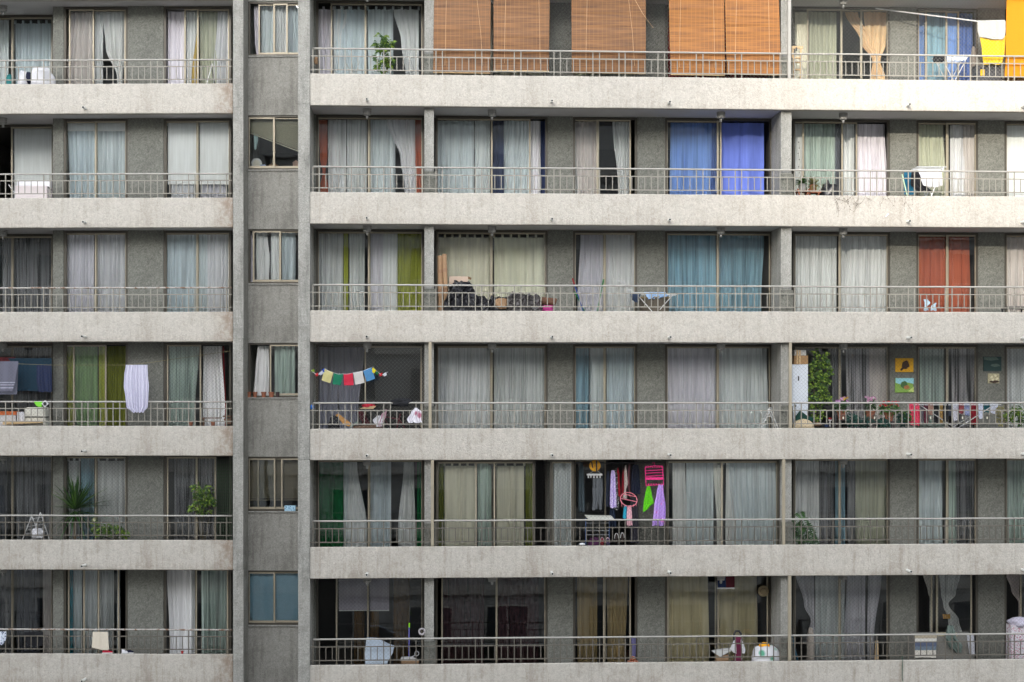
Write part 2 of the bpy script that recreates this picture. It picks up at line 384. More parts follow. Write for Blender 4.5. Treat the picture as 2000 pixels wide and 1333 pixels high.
# balcony upstands (front parapets), slabs and soffits
for r in range(-1, NR+1):
    for fr, a, b, dp in ((FR, col_r1+.004, s_end, WD), (FL, l_beg, l_end, LD2)):
        zt, zb, zf = ztop(fr, r), zbot(fr, r), zfloor(fr, r)
        q = MB(); n = 40
        # front board with very slightly uneven arrises
        rg = random.Random(r*7+int(fr is FR)); vs = []; fs = []
        for i in range(n+1):
            x = a+(b-a)*i/n; e1, e2, e3 = rg.uniform(-.004, .004), rg.uniform(-.004, .004), rg.uniform(-.003, .003)
            vs += [(x, 0+e3, zb+.012+e1), (x, .012, zb+e1*.5), (x, .15, zb), (x, .15, zt-.01), (x, .012, zt+e2), (x, 0+e3, zt-.012+e2)]
        for i in range(n):
            for k in range(6): fs.append((i*6+k, i*6+(k+1) % 6, (i+1)*6+(k+1) % 6, (i+1)*6+k))
        fs += [(0, 5, 4, 3, 2, 1), tuple(n*6+k for k in range(6))]
        q.add(vs, fs)
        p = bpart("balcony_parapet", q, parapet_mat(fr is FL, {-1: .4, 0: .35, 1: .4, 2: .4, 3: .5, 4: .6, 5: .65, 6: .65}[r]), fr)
        q = MB(); q.box(a, b, .152, dp+.3, zb+.01, zf)
        bpart("balcony_slab", q, M_SOFFIT, fr)
        q = MB(); q.box(a, b, .152, dp+.1, zf+.002, zf+.012); bpart("floor_screed", q, M_FLOOR, fr)
# interior floors, back wall
for r in range(-1, NR+1):
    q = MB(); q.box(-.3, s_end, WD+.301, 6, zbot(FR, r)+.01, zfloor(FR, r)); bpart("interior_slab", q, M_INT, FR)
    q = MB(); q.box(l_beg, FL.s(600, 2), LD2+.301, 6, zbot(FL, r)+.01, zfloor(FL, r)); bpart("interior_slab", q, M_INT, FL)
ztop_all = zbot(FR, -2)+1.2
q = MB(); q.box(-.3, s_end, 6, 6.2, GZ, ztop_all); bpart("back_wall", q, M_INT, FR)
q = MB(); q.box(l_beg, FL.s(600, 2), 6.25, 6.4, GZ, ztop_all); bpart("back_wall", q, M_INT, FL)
# columns with cast joints at each storey
def column(fr, s0, s1, d0, d1, joint0):
    q = MB(); zs = [GZ]+[joint0-PITCH*k for k in range(8, -3, -1) if joint0-PITCH*k > GZ+.3]+[ztop_all]
    rg = random.Random(3)
    for i in range(len(zs)-1):
        e = rg.uniform(-.003, .003)
        q.box(s0+e, s1+e, d0, d1, zs[i]+.006, zs[i+1]-.006)
        q.box(s0+.012, s1-.012, d0+.012, d1-.01, zs[i+1]-.006, zs[i+1]+.006)
    return bpart("column", q, M_COLUMN, fr)
column(FL, FL.s(455.2, -.42), FL.s(475.3, -.42), -.42, LD2+.2, zbot(FL, 0)+.06)
column(FR, col_r0, col_r1, -.03, WD+.2, zbot(FR, 0)+.02)
# partition fins between flats, seen end-on
for k, (a, b) in enumerate(fin_s):
    for r in range(NR+1):
        q = MB(); q.box(a, b, .18 if k == 0 else .15, WD+.25, zfloor(FR, r)+.012, zceil(FR, r)+.008)
        bpart("partition_wall", q, M_COLUMN, FR)
        if r < NR:   # little side buttress under the rail height
            q = MB(); q.box(a-.004, b+.03, .165-.03*(k > 0), .30, zfloor(FR, r)+.013, ztop(FR, r)+.50)
            bpart("partition_foot", q, M_WALL, FR)
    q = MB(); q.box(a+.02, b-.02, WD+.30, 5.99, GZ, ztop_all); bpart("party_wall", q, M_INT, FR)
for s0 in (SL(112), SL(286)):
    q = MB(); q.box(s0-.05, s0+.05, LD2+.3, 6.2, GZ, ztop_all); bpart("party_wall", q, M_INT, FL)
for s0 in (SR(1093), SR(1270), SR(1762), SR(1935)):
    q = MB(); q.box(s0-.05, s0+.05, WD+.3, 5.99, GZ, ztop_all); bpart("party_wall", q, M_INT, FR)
# wall piers between the windows
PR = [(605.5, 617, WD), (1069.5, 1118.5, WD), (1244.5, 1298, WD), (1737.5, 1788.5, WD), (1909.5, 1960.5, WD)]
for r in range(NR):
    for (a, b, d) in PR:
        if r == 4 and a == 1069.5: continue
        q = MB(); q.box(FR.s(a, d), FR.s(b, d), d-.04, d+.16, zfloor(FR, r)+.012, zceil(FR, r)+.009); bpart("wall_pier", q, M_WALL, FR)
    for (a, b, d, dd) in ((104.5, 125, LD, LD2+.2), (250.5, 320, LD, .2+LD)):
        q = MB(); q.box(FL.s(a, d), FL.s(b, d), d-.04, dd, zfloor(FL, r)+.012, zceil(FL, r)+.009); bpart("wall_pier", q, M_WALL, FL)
# narrow stair bay between the columns
BD = .14
bs0, bs1 = FL.s(476, BD), FL.s(592, BD)
bz_sill = FL.z(530, 112, BD); bz_head = FL.z(530, 3, BD)
for r in range(-1, NR+1):
    zs = bz_sill-PITCH*r; zh = bz_head-PITCH*(r+1)
    q = MB(); q.box(bs0, bs1, BD, BD+.25, zh, zs); bpart("spandrel_panel", q, M_BAY, FL)
    q = MB(); q.box(bs0+.06, bs1, BD-.03, BD+.1, zs+.002, zs+.03); bpart("window_sill", q, M_COLUMN, FL)
q = MB(); q.box(bs0-.02, FL.s(484, BD), BD-.01, BD+.4, GZ, ztop_all); bpart("jamb_wall", q, M_BAY, FL)
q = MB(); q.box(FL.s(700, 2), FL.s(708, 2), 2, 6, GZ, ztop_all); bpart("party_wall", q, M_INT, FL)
# closed lower and upper storeys outside the picture
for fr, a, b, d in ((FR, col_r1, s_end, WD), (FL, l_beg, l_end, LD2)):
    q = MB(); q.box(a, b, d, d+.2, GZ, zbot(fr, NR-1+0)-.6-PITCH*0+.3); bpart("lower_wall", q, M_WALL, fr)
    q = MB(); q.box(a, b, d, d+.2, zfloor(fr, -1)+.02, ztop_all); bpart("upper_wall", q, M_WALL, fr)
q = MB(); q.box(FR.s(2150, 0), FR.s(2150, 0)+.2, 0, 6.6, GZ, ztop_all); bpart("end_wall", q, M_COLUMN, FR)
q = MB(); q.box(l_beg-.2, l_beg, 0, 6.6, GZ, ztop_all); bpart("end_wall", q, M_COLUMN, FL)
q = MB(); q.box(col_r0, s_end, -.02, 6.2, ztop_all+.004, ztop_all+.3); bpart("roof_slab", q, M_COLUMN, FR)
q = MB(); q.box(l_beg-.2, FL.s(585, 0), -.05, 6.2, ztop_all+.004, ztop_all+.25); bpart("roof_slab", q, M_COLUMN, FL)

# ---- windows: outer frame > sliding sashes and panes.  sashes as (x0, x1, track) in photo px on the wall plane
def sash(par, fr, x0, x1, d, z0, z1, w=.034):
    a, b = fr.s(x0, d), fr.s(x1, d)
    q = MB()
    q.box(a, a+w, d-.015, d+.015, z0, z1); q.box(b-w, b, d-.015, d+.015, z0, z1)
    q.box(a+w, b-w, d-.015, d+.015, z1-w, z1); q.box(a+w, b-w, d-.015, d+.015, z0, z0+w*1.4)
    bsub("sash", q, M_FRAME, par)
    q = MB(); q.add([(a+w*.7, d, z0+w), (b-w*.7, d, z0+w), (b-w*.7, d, z1-w*.7), (a+w*.7, d, z1-w*.7)], [(0, 1, 2, 3)])
    bsub("pane", q, M_GLASS, par)
def window(fr, x0, x1, d, z0, z1, sashes, fw=.05, name="window"):
    a, b = fr.s(x0, d), fr.s(x1, d)
    q = MB(); d0, d1 = d-.03, d+.07
    q.box(a, a+fw, d0, d1, z0, z1); q.box(b-fw, b, d0, d1, z0, z1); q.box(a+fw, b-fw, d0, d1, z1-fw, z1); q.box(a+fw, b-fw, d0, d1, z0, z0+.04)
    p = bpart(name, q, M_FRAMED, fr)
    for (sx0, sx1, tr) in sashes: sash(p, fr, sx0, sx1, d+.0+.04*tr, z0+.045, z1-fw-.004)
    return p
WINS_L = {"L1": (-80, 106, LD2), "L2": (125.5, 250, LD), "L3": (320.5, 452, LD)}
WINS_R = {"A": (617.5, 828.5, WD), "B": (850.5, 1069, WD), "C": (1119, 1244, WD), "D": (1298.5, 1507, WD), "E": (1548, 1737, WD), "F": (1789, 1909, WD), "G": (1961, 2120, WD)}
MUL = {"L1": 25, "L2": 188, "L3": 386, "A": 721, "B": 960, "C": 1181, "D": 1402, "E": 1640, "F": 1850, "G": 2040}
SPECIAL = {   # (row, window): sashes as seen
 (0, "L2"): [(135, 184, 0), (181, 246, 1)], (0, "L3"): [(360, 388, 0), (385, 448, 1)],
 (0, "A"): [(646, 716, 1), (712, 826, 0)], (0, "E"): [(1576, 1645, 0), (1641, 1684, 1), (1680, 1735, 0)], (0, "F"): [(1792, 1810, 1), (1807, 1850, 0), (1846, 1873, 1)],
 (1, "L1"): [(22, 104, 0)], (1, "C"): [(1119.5, 1170, 1), (1165, 1232, 0)], (1, "B"): [(852, 962, 1), (959, 1036, 0)],
 (1, "E"): [(1550, 1570, 1), (1567, 1646, 0), (1643, 1674, 1)], (1, "D"): [(1301, 1404, 1), (1400, 1409, 0)],
 (3, "L2"): [(128, 146, 1), (143, 208, 0)], (3, "L3"): [(326, 393, 0)], (3, "A"): [(712, 824, 0)],
 (5, "L2"): [(133, 166, 1), (163, 194, 0), (191, 233, 1)], (5, "L3"): [(382, 446, 0)],
 (5, "A"): [(656, 720, 0), (717, 826, 1)], (5, "B"): [(862, 972, 1), (968, 1066, 0)],
 (5, "F"): [(1818, 1832, 1), (1828, 1898, 0)], (5, "G"): [(1992, 2118, 0)],
 (5, "C"): [(1120, 1183, 1), (1178, 1232, 0)], (5, "D"): [(1303, 1404, 0), (1396, 1500, 1)],
 (4, "L3"): [(326, 386, 0), (382, 422, 1)],
}
WROW = {}
for r in range(NR):
    for k, (x0, x1, d) in WINS_L.items():
        sh = SPECIAL.get((r, k), [(x0+2.5, MUL[k]+2.4, 1), (MUL[k]-2.4, x1-2.5, 0)])
        window(FL, x0, x1, d, zfloor(FL, r)+.014, zceil(FL, r)-.002, sh)
    for k, (x0, x1, d) in WINS_R.items():
        if r == 4 and k in "BCD": continue
        sh = SPECIAL.get((r, k), [(x0+2.5, MUL[k]+2.4, 1), (MUL[k]-2.4, x1-2.5, 0)])
        window(FR, x0, x1, d, zfloor(FR, r)+.014, zceil(FR, r)-.002, sh)
    zs = bz_sill-PITCH*r+.032; zh = bz_head-PITCH*r-.004
    bay = {0: [(505, 538, 1), (534, 562, 0), (559, 592, 1)], 1: [(485, 537, 0), (533, 592, 1)], 2: [(494, 549, 0), (545, 592, 1)],
           3: [(527, 592, 0)], 4: [(485, 538, 0), (503, 553, 1), (549, 592, 0)], 5: [(485, 537.5, 0), (534, 592, 1)]}[r]
    window(FL, 483.5 if r not in (0, 2, 3) else 486, 592, BD+.06, zs, zh, bay, fw=.035)
# fifth row: the middle flat has its balcony glazed in along the rail
GD = .30
z0, z1 = zfloor(FR, 4)+.34, zceil(FR, 4)-.002
window(FR, 851, 1045, GD, z0, z1, [(853, 931, 1), (928, 967, 0), (964, 1043, 1)])
window(FR, 1074, 1121, GD, z0, z1, [(1076, 1119, 0)])
window(FR, 1301, 1521, GD, z0, z1, [(1303, 1412, 1), (1408, 1519, 0)])
q = MB(); q.box(FR.s(851, GD), FR.s(1521, GD), GD-.03, GD+.05, zfloor(FR, 4)+.014, z0-.003)
bpart("sill_wall", q, M_COLUMN, FR)
q = MB(); q.box(FR.s(1069, WD), FR.s(1118, WD), WD, WD+.16, zfloor(FR, 4)+.013, zceil(FR, 4)+.009); bpart("wall_pier", q, M_WALL, FR)
for k in "BCD":
    x0, x1, d = WINS_R[k]
    window(FR, x0, x1, d, zfloor(FR, 4)+.014, zceil(FR, 4)-.002, [(x0+2.5, MUL[k]+2.4, 1)])

# ---- railings: handrail, two runners, posts in pairs with short bars between
FULL_R = [611.3, 624, 674, 686.5, 749.5, 762.5, 812.5, 825, 851.5, 864, 928.5, 941, 1004.5, 1017.5, 1082, 1094.5, 1158, 1171, 1209, 1221, 1285, 1298, 1360, 1373, 1436, 1448.5, 1511, 1523.5,
          1552, 1565, 1627, 1640, 1700, 1712.5, 1774, 1786, 1846, 1859.5, 1895, 1908, 1969, 1981, 2042, 2054, 2112, 2124]
FULL_L = [-62, -49, 11, 24, 85.5, 98, 160, 172, 221, 234, 294.5, 307.5, 368.5, 381, 442.5]
BARMESH = {}
POSTS = {(0, 1541): 1, (3, 840): 1, (3, 1543): 1, (4, 844.5): 1, (4, 1530): 1, (5, 1541.5): 1}
for r in range(NR):
    for fr, full, xa, xb in ((FR, FULL_R, 605.5, 2148), (FL, FULL_L, -120, 453.5)):
        zt = ztop(fr, r); D = .055
        off = {0: 0, 1: 0, 2: 0, 3: .0, 4: 0, 5: -.0}[r]
        hT = (.575 if fr is FR else .56); h1, h2 = (.405, .10) if fr is FR else (.405, .105)
        a, b = fr.s(xa, D), fr.s(xb, D)
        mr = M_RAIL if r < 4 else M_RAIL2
        mt = M_RUST if (fr is FL and r in (2, 5)) else M_TOP
        q = MB(); q.box(a, b, D-.010, D+.010, zt+h1-.011, zt+h1+.011); q.box(a, b, D-.010, D+.010, zt+h2-.011, zt+h2+.011)
        p = bpart("balcony_railing", q, mr, fr)
        top = MB(); n = 24
        rg = random.Random(r+11); ts = fr.s(611, D) if fr is FR else a
        top.tube([(ts+(b-ts)*i/n, D, zt+hT+rg.uniform(-.003, .003)) for i in range(n+1)], .0205, 10); top.sm = True
        bsub("handrail", top, mt, p)
        key = "R" if fr is FR else "L"
        if (key, r >= 4) not in BARMESH:
            q1 = MB(); q1.box(-.0105, .0105, -.012, .012, -.02, hT-.012)
            q2 = MB(); q2.box(-.0085, .0085, -.008, .008, h2+.011, h1-.011)
            ms = []
            for nm, qq in (("post", q1), ("short_bar", q2)):
                me = bpy.data.meshes.new(nm); me.from_pydata(qq.v, [], qq.f); me.materials.append(mr); ms.append(me)
            BARMESH[(key, r >= 4)] = ms
        ms = BARMESH[(key, r >= 4)]
        def bar(nm, me, x):
            o = bpy.data.objects.new(nm, me); scene.collection.objects.link(o); o.parent = p
            bb = p["_b"]; o.location = (fr.s(x, D)-bb[0], D-bb[1], zt-bb[2])
        for x in full: bar("post", ms[0], x)
        fl = sorted(full)
        for i in range(len(fl)-1):
            g = fl[i+1]-fl[i]; n = int(round(g/12.6))
            for k in range(1, n): bar("short_bar", ms[1], fl[i]+g*k/n)
for (r, x) in POSTS:
    s = FR.s(x, .05); q = MB(); q.box(s-.032, s+.032, .0, .07, ztop(FR, r)+.002, zceil(FR, r)+.006)
    bpart("steel_post", q, M_TOP if r < 1 else M_FRAME, FR)

# ---- drain spouts through the parapets and ceiling lamps under the slabs
M_PVC = mat("grey_plastic_pipe", (0.62, 0.62, 0.58, 1), .5, vary=.15, scale=12)
M_DARK = mat("dark_hole", (0.015, 0.015, 0.015, 1), .9)
def spout(fr, px, r):
    s, z = fr.s(px, 0), zbot(fr, r)+.115
    q = MB(); L = .30 if r > 1 else .2
    q.lathe(s, z, [(.024, .06), (.032, .02), (.030, -L), (.022, -L+.004)], 12, axis='y')
    # lathe along depth: swap so the pipe runs out of the wall
    p = bpart("drain_spout", q, M_PVC, fr, smooth=False)
    h = MB(); h.lathe(s, z, [(.022, -L-.002), (.021, -L+.002)], 12, axis='y'); bsub("opening", h, M_DARK, p)
def lamp(fr, px, r, d):
    s, z = fr.s(px, d), zceil(fr, r)+.008
    q = MB(); q.lathe(s, d, [(.10, z), (.10, z-.035), (.08, z-.04), (.098, z-.047), (.098, z-.085), (.075, z-.09), (.092, z-.097), (.082, z-.145), (.03, z-.15)], 20); q.sm = False
    p = bpart("ceiling_lamp", q, mat("lamp_grey_plastic", (0.27, 0.265, 0.25, 1), .5), fr)
    g = MB(); g.lathe(s, d, [(.022, z-.149), (.03, z-.17), (.026, z-.215), (.008, z-.225)], 12); g.sm = True
    bsub("bulb", g, mat("grey_bulb", (0.30, 0.30, 0.29, 1), .3), p)
for r in range(NR):
    for px in (717, 1077, 1306, 1772, 1996): spout(FR, px, r)
    spout(FL, 167, r)
for r in range(NR):
    for px in (717, 961, 1408, 1647):
        if (r, px) in ((0, 717), (0, 961), (0, 1408)): pass
        lamp(FR, px, r, .42)
    lamp(FL, 6, r, .55)
# ------------------------------------------------------------------ curtains and blinds
COL = {  # key: (base colour, seen-through, words)
 'W': ((.88, .87, .85), .04, "white"), 'WW': ((.84, .80, .72), .04, "warm white"), 'LG': ((.86, .87, .86), .11, "light grey sheer"),
 'LB': ((.78, .86, .92), .09, "pale blue sheer"), 'LI': ((.80, .77, .83), .06, "lilac white"), 'DG': ((.13, .135, .16), .10, "dark grey"),
 'SL': ((.27, .28, .34), .05, "slate grey"), 'MG': ((.33, .325, .34), .25, "smoky grey sheer"), 'BL': ((.10, .17, .42), .05, "blue"), 'BB': ((.17, .24, .72), .0, "bright cobalt blue"),
 'BS': ((.22, .36, .72), .08, "cornflower blue"), 'NV': ((.045, .06, .13), .0, "navy"), 'TB': ((.32, .50, .60), .14, "steel blue sheer"), 'TE': ((.04, .34, .44), .05, "teal"),
 'GR': ((.012, .16, .05), .0, "bottle green"), 'YG': ((.42, .44, .07), .05, "olive yellow"), 'OL': ((.17, .19, .03), .0, "dark olive"),
 'PG': ((.58, .68, .62), .15, "pale green sheer"), 'GG': ((.34, .50, .24), .08, "leaf green sheer"), 'RO': ((.48, .13, .07), .0, "rust orange"),
 'CR': ((.80, .76, .62), .03, "cream"), 'CG': ((.60, .60, .47), .08, "pale straw"), 'PK': ((.72, .65, .62), .06, "pinkish beige"),
 'PE': ((.80, .56, .34), .0, "peach"), 'TN': ((.50, .38, .20), .03, "tan"), 'KH': ((.66, .58, .38), .03, "khaki"), 'MR': ((.065, .03, .035), .05, "dark maroon"),
 'BR': ((.14, .08, .03), .05, "brown"), 'RD': ((.25, .012, .02), .0, "crimson"), 'YE': ((.62, .42, .10), .0, "mustard"), 'LA': ((.55, .52, .54), .35, "patterned lace"),
}
def sheet(fr, prof, d, amp=.03, fold=.10, seed=0, nz=7, hem=.012, flat=False, lean=0.0):
    """hanging cloth: prof = [(py, xl, xr), ...] photo px on the plane at depth d; folds run down it"""
    rg = random.Random(seed); q = MB(); q.sm = True
    rows = []
    n = len(prof)-1
    for i in range(n):
        for k in range(nz):
            t = k/nz; t2 = t*t*(3-2*t) if n > 1 else t
            rows.append(tuple(prof[i][j]+(prof[i+1][j]-prof[i][j])*(t if j == 0 else t2) for j in range(3)))
    rows.append(prof[-1])
    wmax = max(abs(fr.s(p[2], d)-fr.s(p[1], d)) for p in prof)
    nf = max(1.5, wmax/fold); nc = int(max(10, min(160, nf*9)))
    p1, p2, p3, p4 = [rg.uniform(0, 6.28) for _ in range(4)]
    for i, (py, xl, xr) in enumerate(rows):
        v = i/(len(rows)-1); a, b = fr.s(xl, d), fr.s(xr, d); z = fr.z((xl+xr)/2, py, d)
        sq = min(1.0, (b-a)/wmax+.15)
        for k in range(nc+1):
            u = k/nc
            ph = 2*math.pi*nf*u+p1+1.1*math.sin(2*math.pi*u*1.7+p2)+.5*math.sin(3*v+p3)
            w = math.sin(ph)+.35*math.sin(ph*.5+p4+v)+.22*math.sin(2*ph+p2)
            aa = amp*(.45+.55*v)*sq
            q.v.append((a+(b-a)*u+.15*aa*math.cos(ph), d+aa*w+lean*v, z+(hem*math.sin(ph*.5+p3) if i == len(rows)-1 else 0)))
    for i in range(len(rows)-1):
        for k in range(nc):
            j = i*(nc+1)+k; q.f.append((j, j+1, j+nc+2, j+nc+1))
    return q
ROWW = ["top row", "second row", "third row", "fourth row", "fifth row", "bottom row"]
WINW = {"L1": "first balcony window", "L2": "second balcony window", "L3": "third balcony window", "M": "narrow stair bay window",
        "A": "fourth balcony window", "B": "fifth balcony window", "C": "sixth balcony window", "D": "seventh balcony window",
        "E": "eighth balcony window", "F": "ninth balcony window", "G": "tenth balcony window"}
def posw(i, n):
    return {1: [""], 2: ["left", "right"], 3: ["left", "middle", "right"]}.get(n, ["leftmost", "second", "third", "fourth", "fifth", "sixth", "seventh"][:n])[i]
# row -> window -> list of panels.  panel = (colour, xl, xr) or (colour, [(v, xl, xr), ...]) with v 0 top .. 1 floor; flags: t tabs
CUR = {
 0: {"L1": [("LB", -72, 18), ("LB", 30, 106, "t")],
     "L2": [("PK", [(0, 138, 184), (1, 130, 182)]), ("LG", 186, 202), ("W", [(0, 200, 244), (.55, 206, 244), (1, 228, 240)])],
     "L3": [("LI", 328, 360), ("LG", 364, 386), ("YE", [(.2, 385, 387), (1, 374, 387)]), ("CG", 390, 425), ("LI", [(0, 425, 447), (1, 416, 447)])],
     "M": [("LI", [(0, 496, 506), (.7, 497, 507), (1, 500, 506)]), ("LB", 510, 536), ("LG", 538, 560), ("LB", 562, 590)],
     "A": [("LI", [(0, 617, 647), (1, 623, 647)], "t"), ("W", [(0, 652, 682), (.45, 652, 668), (1, 652, 658)], "t"), ("LB", 654, 716, "t"), ("LB", 718, 768, "t"), ("W", [(0, 768, 818), (.5, 783, 818), (1, 792, 818)], "t")],
     "B": [("CG", 853, 955), ("CR", 965, 1060)], "C": [("CG", 1124, 1240)], "D": [("RD", 1300, 1400), ("RD", 1404, 1500)],
     "E": [("CR", 1549, 1577), ("CG", 1581, 1633), ("PE", [(0, 1650, 1676), (.45, 1680, 1702), (.75, 1704, 1716), (1, 1700, 1712)]), ("PE", [(0, 1687, 1734), (.5, 1691, 1729), (.74, 1706, 1719), (1, 1706, 1728)])],
     "F": [("BS", 1791, 1806), ("TB", 1811, 1846), ("BS", 1850, 1868), ("BL", 1873, 1900)], "G": [("W", 1963, 2035), ("W", 2042, 2115)]},
 1: {"L1": [("R", 28, 104)], "L2": [("LB", [(0, 133, 186), (1, 137, 186)]), ("LB", 191, 247)],
     "L3": [("LI", 334, 380), ("LI", 391, 442)], "M": [],
     "A": [("RO", [(0, 622, 640), (.55, 625, 640), (.8, 630, 636), (1, 626, 642)]), ("LG", 641, 676), ("LG", 678, 716), ("LB", 724, 772), ("LI", [(0, 755, 812), (.6, 782, 812), (1, 790, 812)]), ("RO", [(0, 808, 824), (1, 813, 826)])],
     "B": [("LB", 854, 925), ("LB", 927, 957), ("NV", 961, 984), ("LB", [(0, 983, 1034), (1, 972, 1034)]), ("LI", [(0, 1036, 1055), (1, 1037, 1050)]), ("W", [(0, 1050, 1056), (1, 1044, 1058)]), ("NV", 1056, 1068)],
     "C": [("PK", [(0, 1121, 1168), (1, 1128, 1166)]), ("W", [(0, 1122, 1126), (.6, 1120, 1128), (1, 1123, 1132)]), ("LG", [(0, 1196, 1230), (1, 1207, 1228)])],
     "D": [("BS", [(0, 1310, 1392), (1, 1308, 1390)]), ("BL", 1390, 1400), ("BB", 1408, 1492)],
     "E": [("LG", 1550, 1568), ("PG", 1570, 1632), ("DG", 1632, 1640), ("LG", 1646, 1668), ("LI", [(0, 1673, 1728), (1, 1673, 1734)])],
     "F": [("CG", [(0, 1793, 1842), (1, 1794, 1848)]), ("LI", 1856, 1884), ("PK", [(0, 1880, 1905), (1, 1884, 1905)])], "G": [("R", 1963, 2035), ("R", 2042, 2115)]},
 2: {"L1": [("DG", -72, -5), ("MG", 4, 22), ("MG", 27, 104)], "L2": [("LI", 131, 184), ("LI", 191, 246)],
     "L3": [("LB", 326, 383), ("LB", 388, 410), ("LI", 405, 446)], "M": [("LI", [(0, 490, 496), (1, 490, 497)]), ("W", [(0, 500, 522), (.5, 500, 527), (1, 502, 526)]), ("W", 529, 545), ("LB", 550, 577)],
     "A": [("LG", 622, 670), ("YG", 671, 680), ("LG", 682, 712), ("LI", 724, 750), ("W", 748, 776), ("YG", 775, 824)],
     "B": [("CR", 854, 957, "t"), ("CR", 965, 1063, "t")], "C": [("LI", [(0, 1134, 1178), (1, 1128, 1178)]), ("W", 1184, 1239)],
     "D": [("TB", 1304, 1398), ("TB", [(0, 1404, 1492), (1, 1404, 1486)])], "E": [("LG", 1549, 1634), ("LG", 1641, 1733)],
     "F": [("RO", 1792, 1846), ("RO", [(0, 1853, 1893), (1, 1852, 1896)])], "G": [("PK", 1963, 2035), ("PK", 2042, 2115)]},
 3: {"L1": [("MG", 22, 60), ("MG", 64, 104)], "L2": [("YG", [(0, 132, 143), (1, 130, 143)]), ("GG", 147, 190), ("YG", 192, 205), ("OL", 207, 250)],
     "L3": [("PG", [(0, 331, 388), (1, 331, 380)]), ("W", [(0, 397, 433), (1, 396, 440)]), ("RD", [(0, 435, 438), (1, 440, 442)])],
     "M": [("W", [(0, 503, 525), (.5, 498, 526), (1, 494, 526)]), ("PG", 536, 576)],
     "A": [("SL", 622, 660), ("SL", [(0, 655, 712), (1, 662, 700)])], "B": [("LG", 855, 957), ("LG", 965, 1063)],
     "C": [("TB", 1123, 1150), ("LB", 1152, 1178), ("LB", 1185, 1238)], "D": [("LI", [(0, 1301, 1398), (1, 1303, 1398)]), ("LB", [(0, 1404, 1497), (1, 1404, 1500)])],
     "E": [("MG", 1625, 1645), ("LA", [(0, 1652, 1702), (1, 1654, 1702)]), ("PK", [(0, 1698, 1730), (1, 1700, 1736)])], "F": [("PG", 1796, 1845), ("LA", [(0, 1858, 1904), (1, 1858, 1902)])], "G": [("LG", 1966, 2036), ("LG", 2042, 2110)]},
 4: {"L1": [("DG", -70, 15), ("MG", 32, 46), ("MG", 48, 103)], "L2": [("LG", 134, 156, "t"), ("TB", 157, 183), ("W", 192, 244, "t")],
     "L3": [("MG", 341, 380), ("MG", 388, 424)], "M": [],
     "A": [("GR", 616, 671), ("LB", 671, 686), ("W", [(0, 683, 697), (1, 678, 716)]), ("LB", 722, 764), ("W", [(0, 789, 808), (1, 778, 811)]), ("GR", 815, 829)],
     "B": [("OL", 857, 866), ("CR", 868, 928, "t"), ("PG", 933, 960), ("CR", 969, 1024, "t"), ("OL", 1027, 1041)],
     "C": [("LB", 1082, 1115)], "D": [("W", [(0, 1313, 1338), (1, 1313, 1344)]), ("LB", 1340, 1394), ("WW", [(0, 1393, 1412), (1, 1400, 1412)]), ("W", [(0, 1418, 1424), (1, 1416, 1436)]), ("LB", [(0, 1420, 1514), (1, 1428, 1516)])],
     "E": [("LG", 1552, 1600), ("MG", 1602, 1628), ("TB", 1632, 1650), ("MG", 1655, 1672), ("CG", 1670, 1731)], "F": [("LB", 1793, 1841), ("PG", 1852, 1868), ("MG", 1866, 1903)], "G": [("PG", 1967, 2036), ("PG", 2042, 2110)]},
 5: {"L1": [("MG", -60, 27), ("DG", 33, 76), ("PK", 83, 105)], "L2": [("TE", 134, 143), ("LB", 142, 161), ("LB", 167, 190), ("LG", 194, 223), ("LB", 229, 235)],
     "L3": [("W", [(0, 326, 380), (1, 331, 380)]), ("PG", 393, 444)], "M": [],
     "A": [("BR", 692, 712), ("BR", 722, 740), ("BR", 768, 800)], "B": [("MR", 866, 946), ("MR", 972, 1052)],
     "C": [("TN", 1127, 1166), ("TN", [(0, 1185, 1226), (1, 1187, 1222)])], "D": [("KH", [(0, 1304, 1382), (1, 1305, 1384)]), ("KH", [(0, 1402, 1478), (1, 1403, 1480)])],
     "E": [("LI", [(0, 1553, 1590), (.5, 1570, 1591), (.75, 1583, 1591), (1, 1575, 1592)]), ("LB", 1592, 1650), ("LI", [(0, 1655, 1690), (1, 1650, 1690)]), ("LI", [(0, 1696, 1722), (1, 1694, 1707)])],
     "F": [("WW", [(0, 1802, 1820), (.35, 1813, 1819), (.4, 1816, 1819)]), ("LG", [(0, 1834, 1876), (.35, 1838, 1866), (.5, 1842, 1852), (.75, 1852, 1872), (1, 1858, 1880)])],
     "G": [("PK", [(0, 1961, 1992), (.3, 1974, 1991), (.5, 1989, 1992)]), ("PK", 2020, 2110)]},
}
SH_L = {k: v for k, v in WINS_L.items()}
def roller(fr, r, d, x0, x1, py0, py1, label, colr, words, grp="roller blinds in the windows"):
    q = MB(); a, b = fr.s(x0, d), fr.s(x1, d); z0, z1 = fr.z((x0+x1)/2, py1, d), fr.z((x0+x1)/2, py0, d)
    t = Thing(fr, "roller_blind", label, "blind", ((a+b)/2, d, z0), grp)
    q = MB(); q.add([(a, d, z0), (b, d, z0), (b, d, z1), (a, d, z1), (a, d+.004, z0), (b, d+.004, z0), (b, d+.004, z1), (a, d+.004, z1)], [(0, 1, 2, 3), (7, 6, 5, 4), (0, 3, 7, 4), (1, 5, 6, 2)])
    m = curtain_mat(colr[0], colr[1]+(1,), colr[2]); t.part("fabric", q, m)
    q = MB(); q.tube([(a, d+.03, z1+.02), (b, d+.03, z1+.02)], .022, 8); t.part("roller_tube", q, mat("white_plastic", (.7, .69, .66, 1), .5))
    q = MB(); q.box(a, b, d-.006, d+.010, z0-.02, z0); t.part("bottom_bar", q, mat("white_plastic", (.7, .69, .66, 1), .5))
    return t
seed = 100
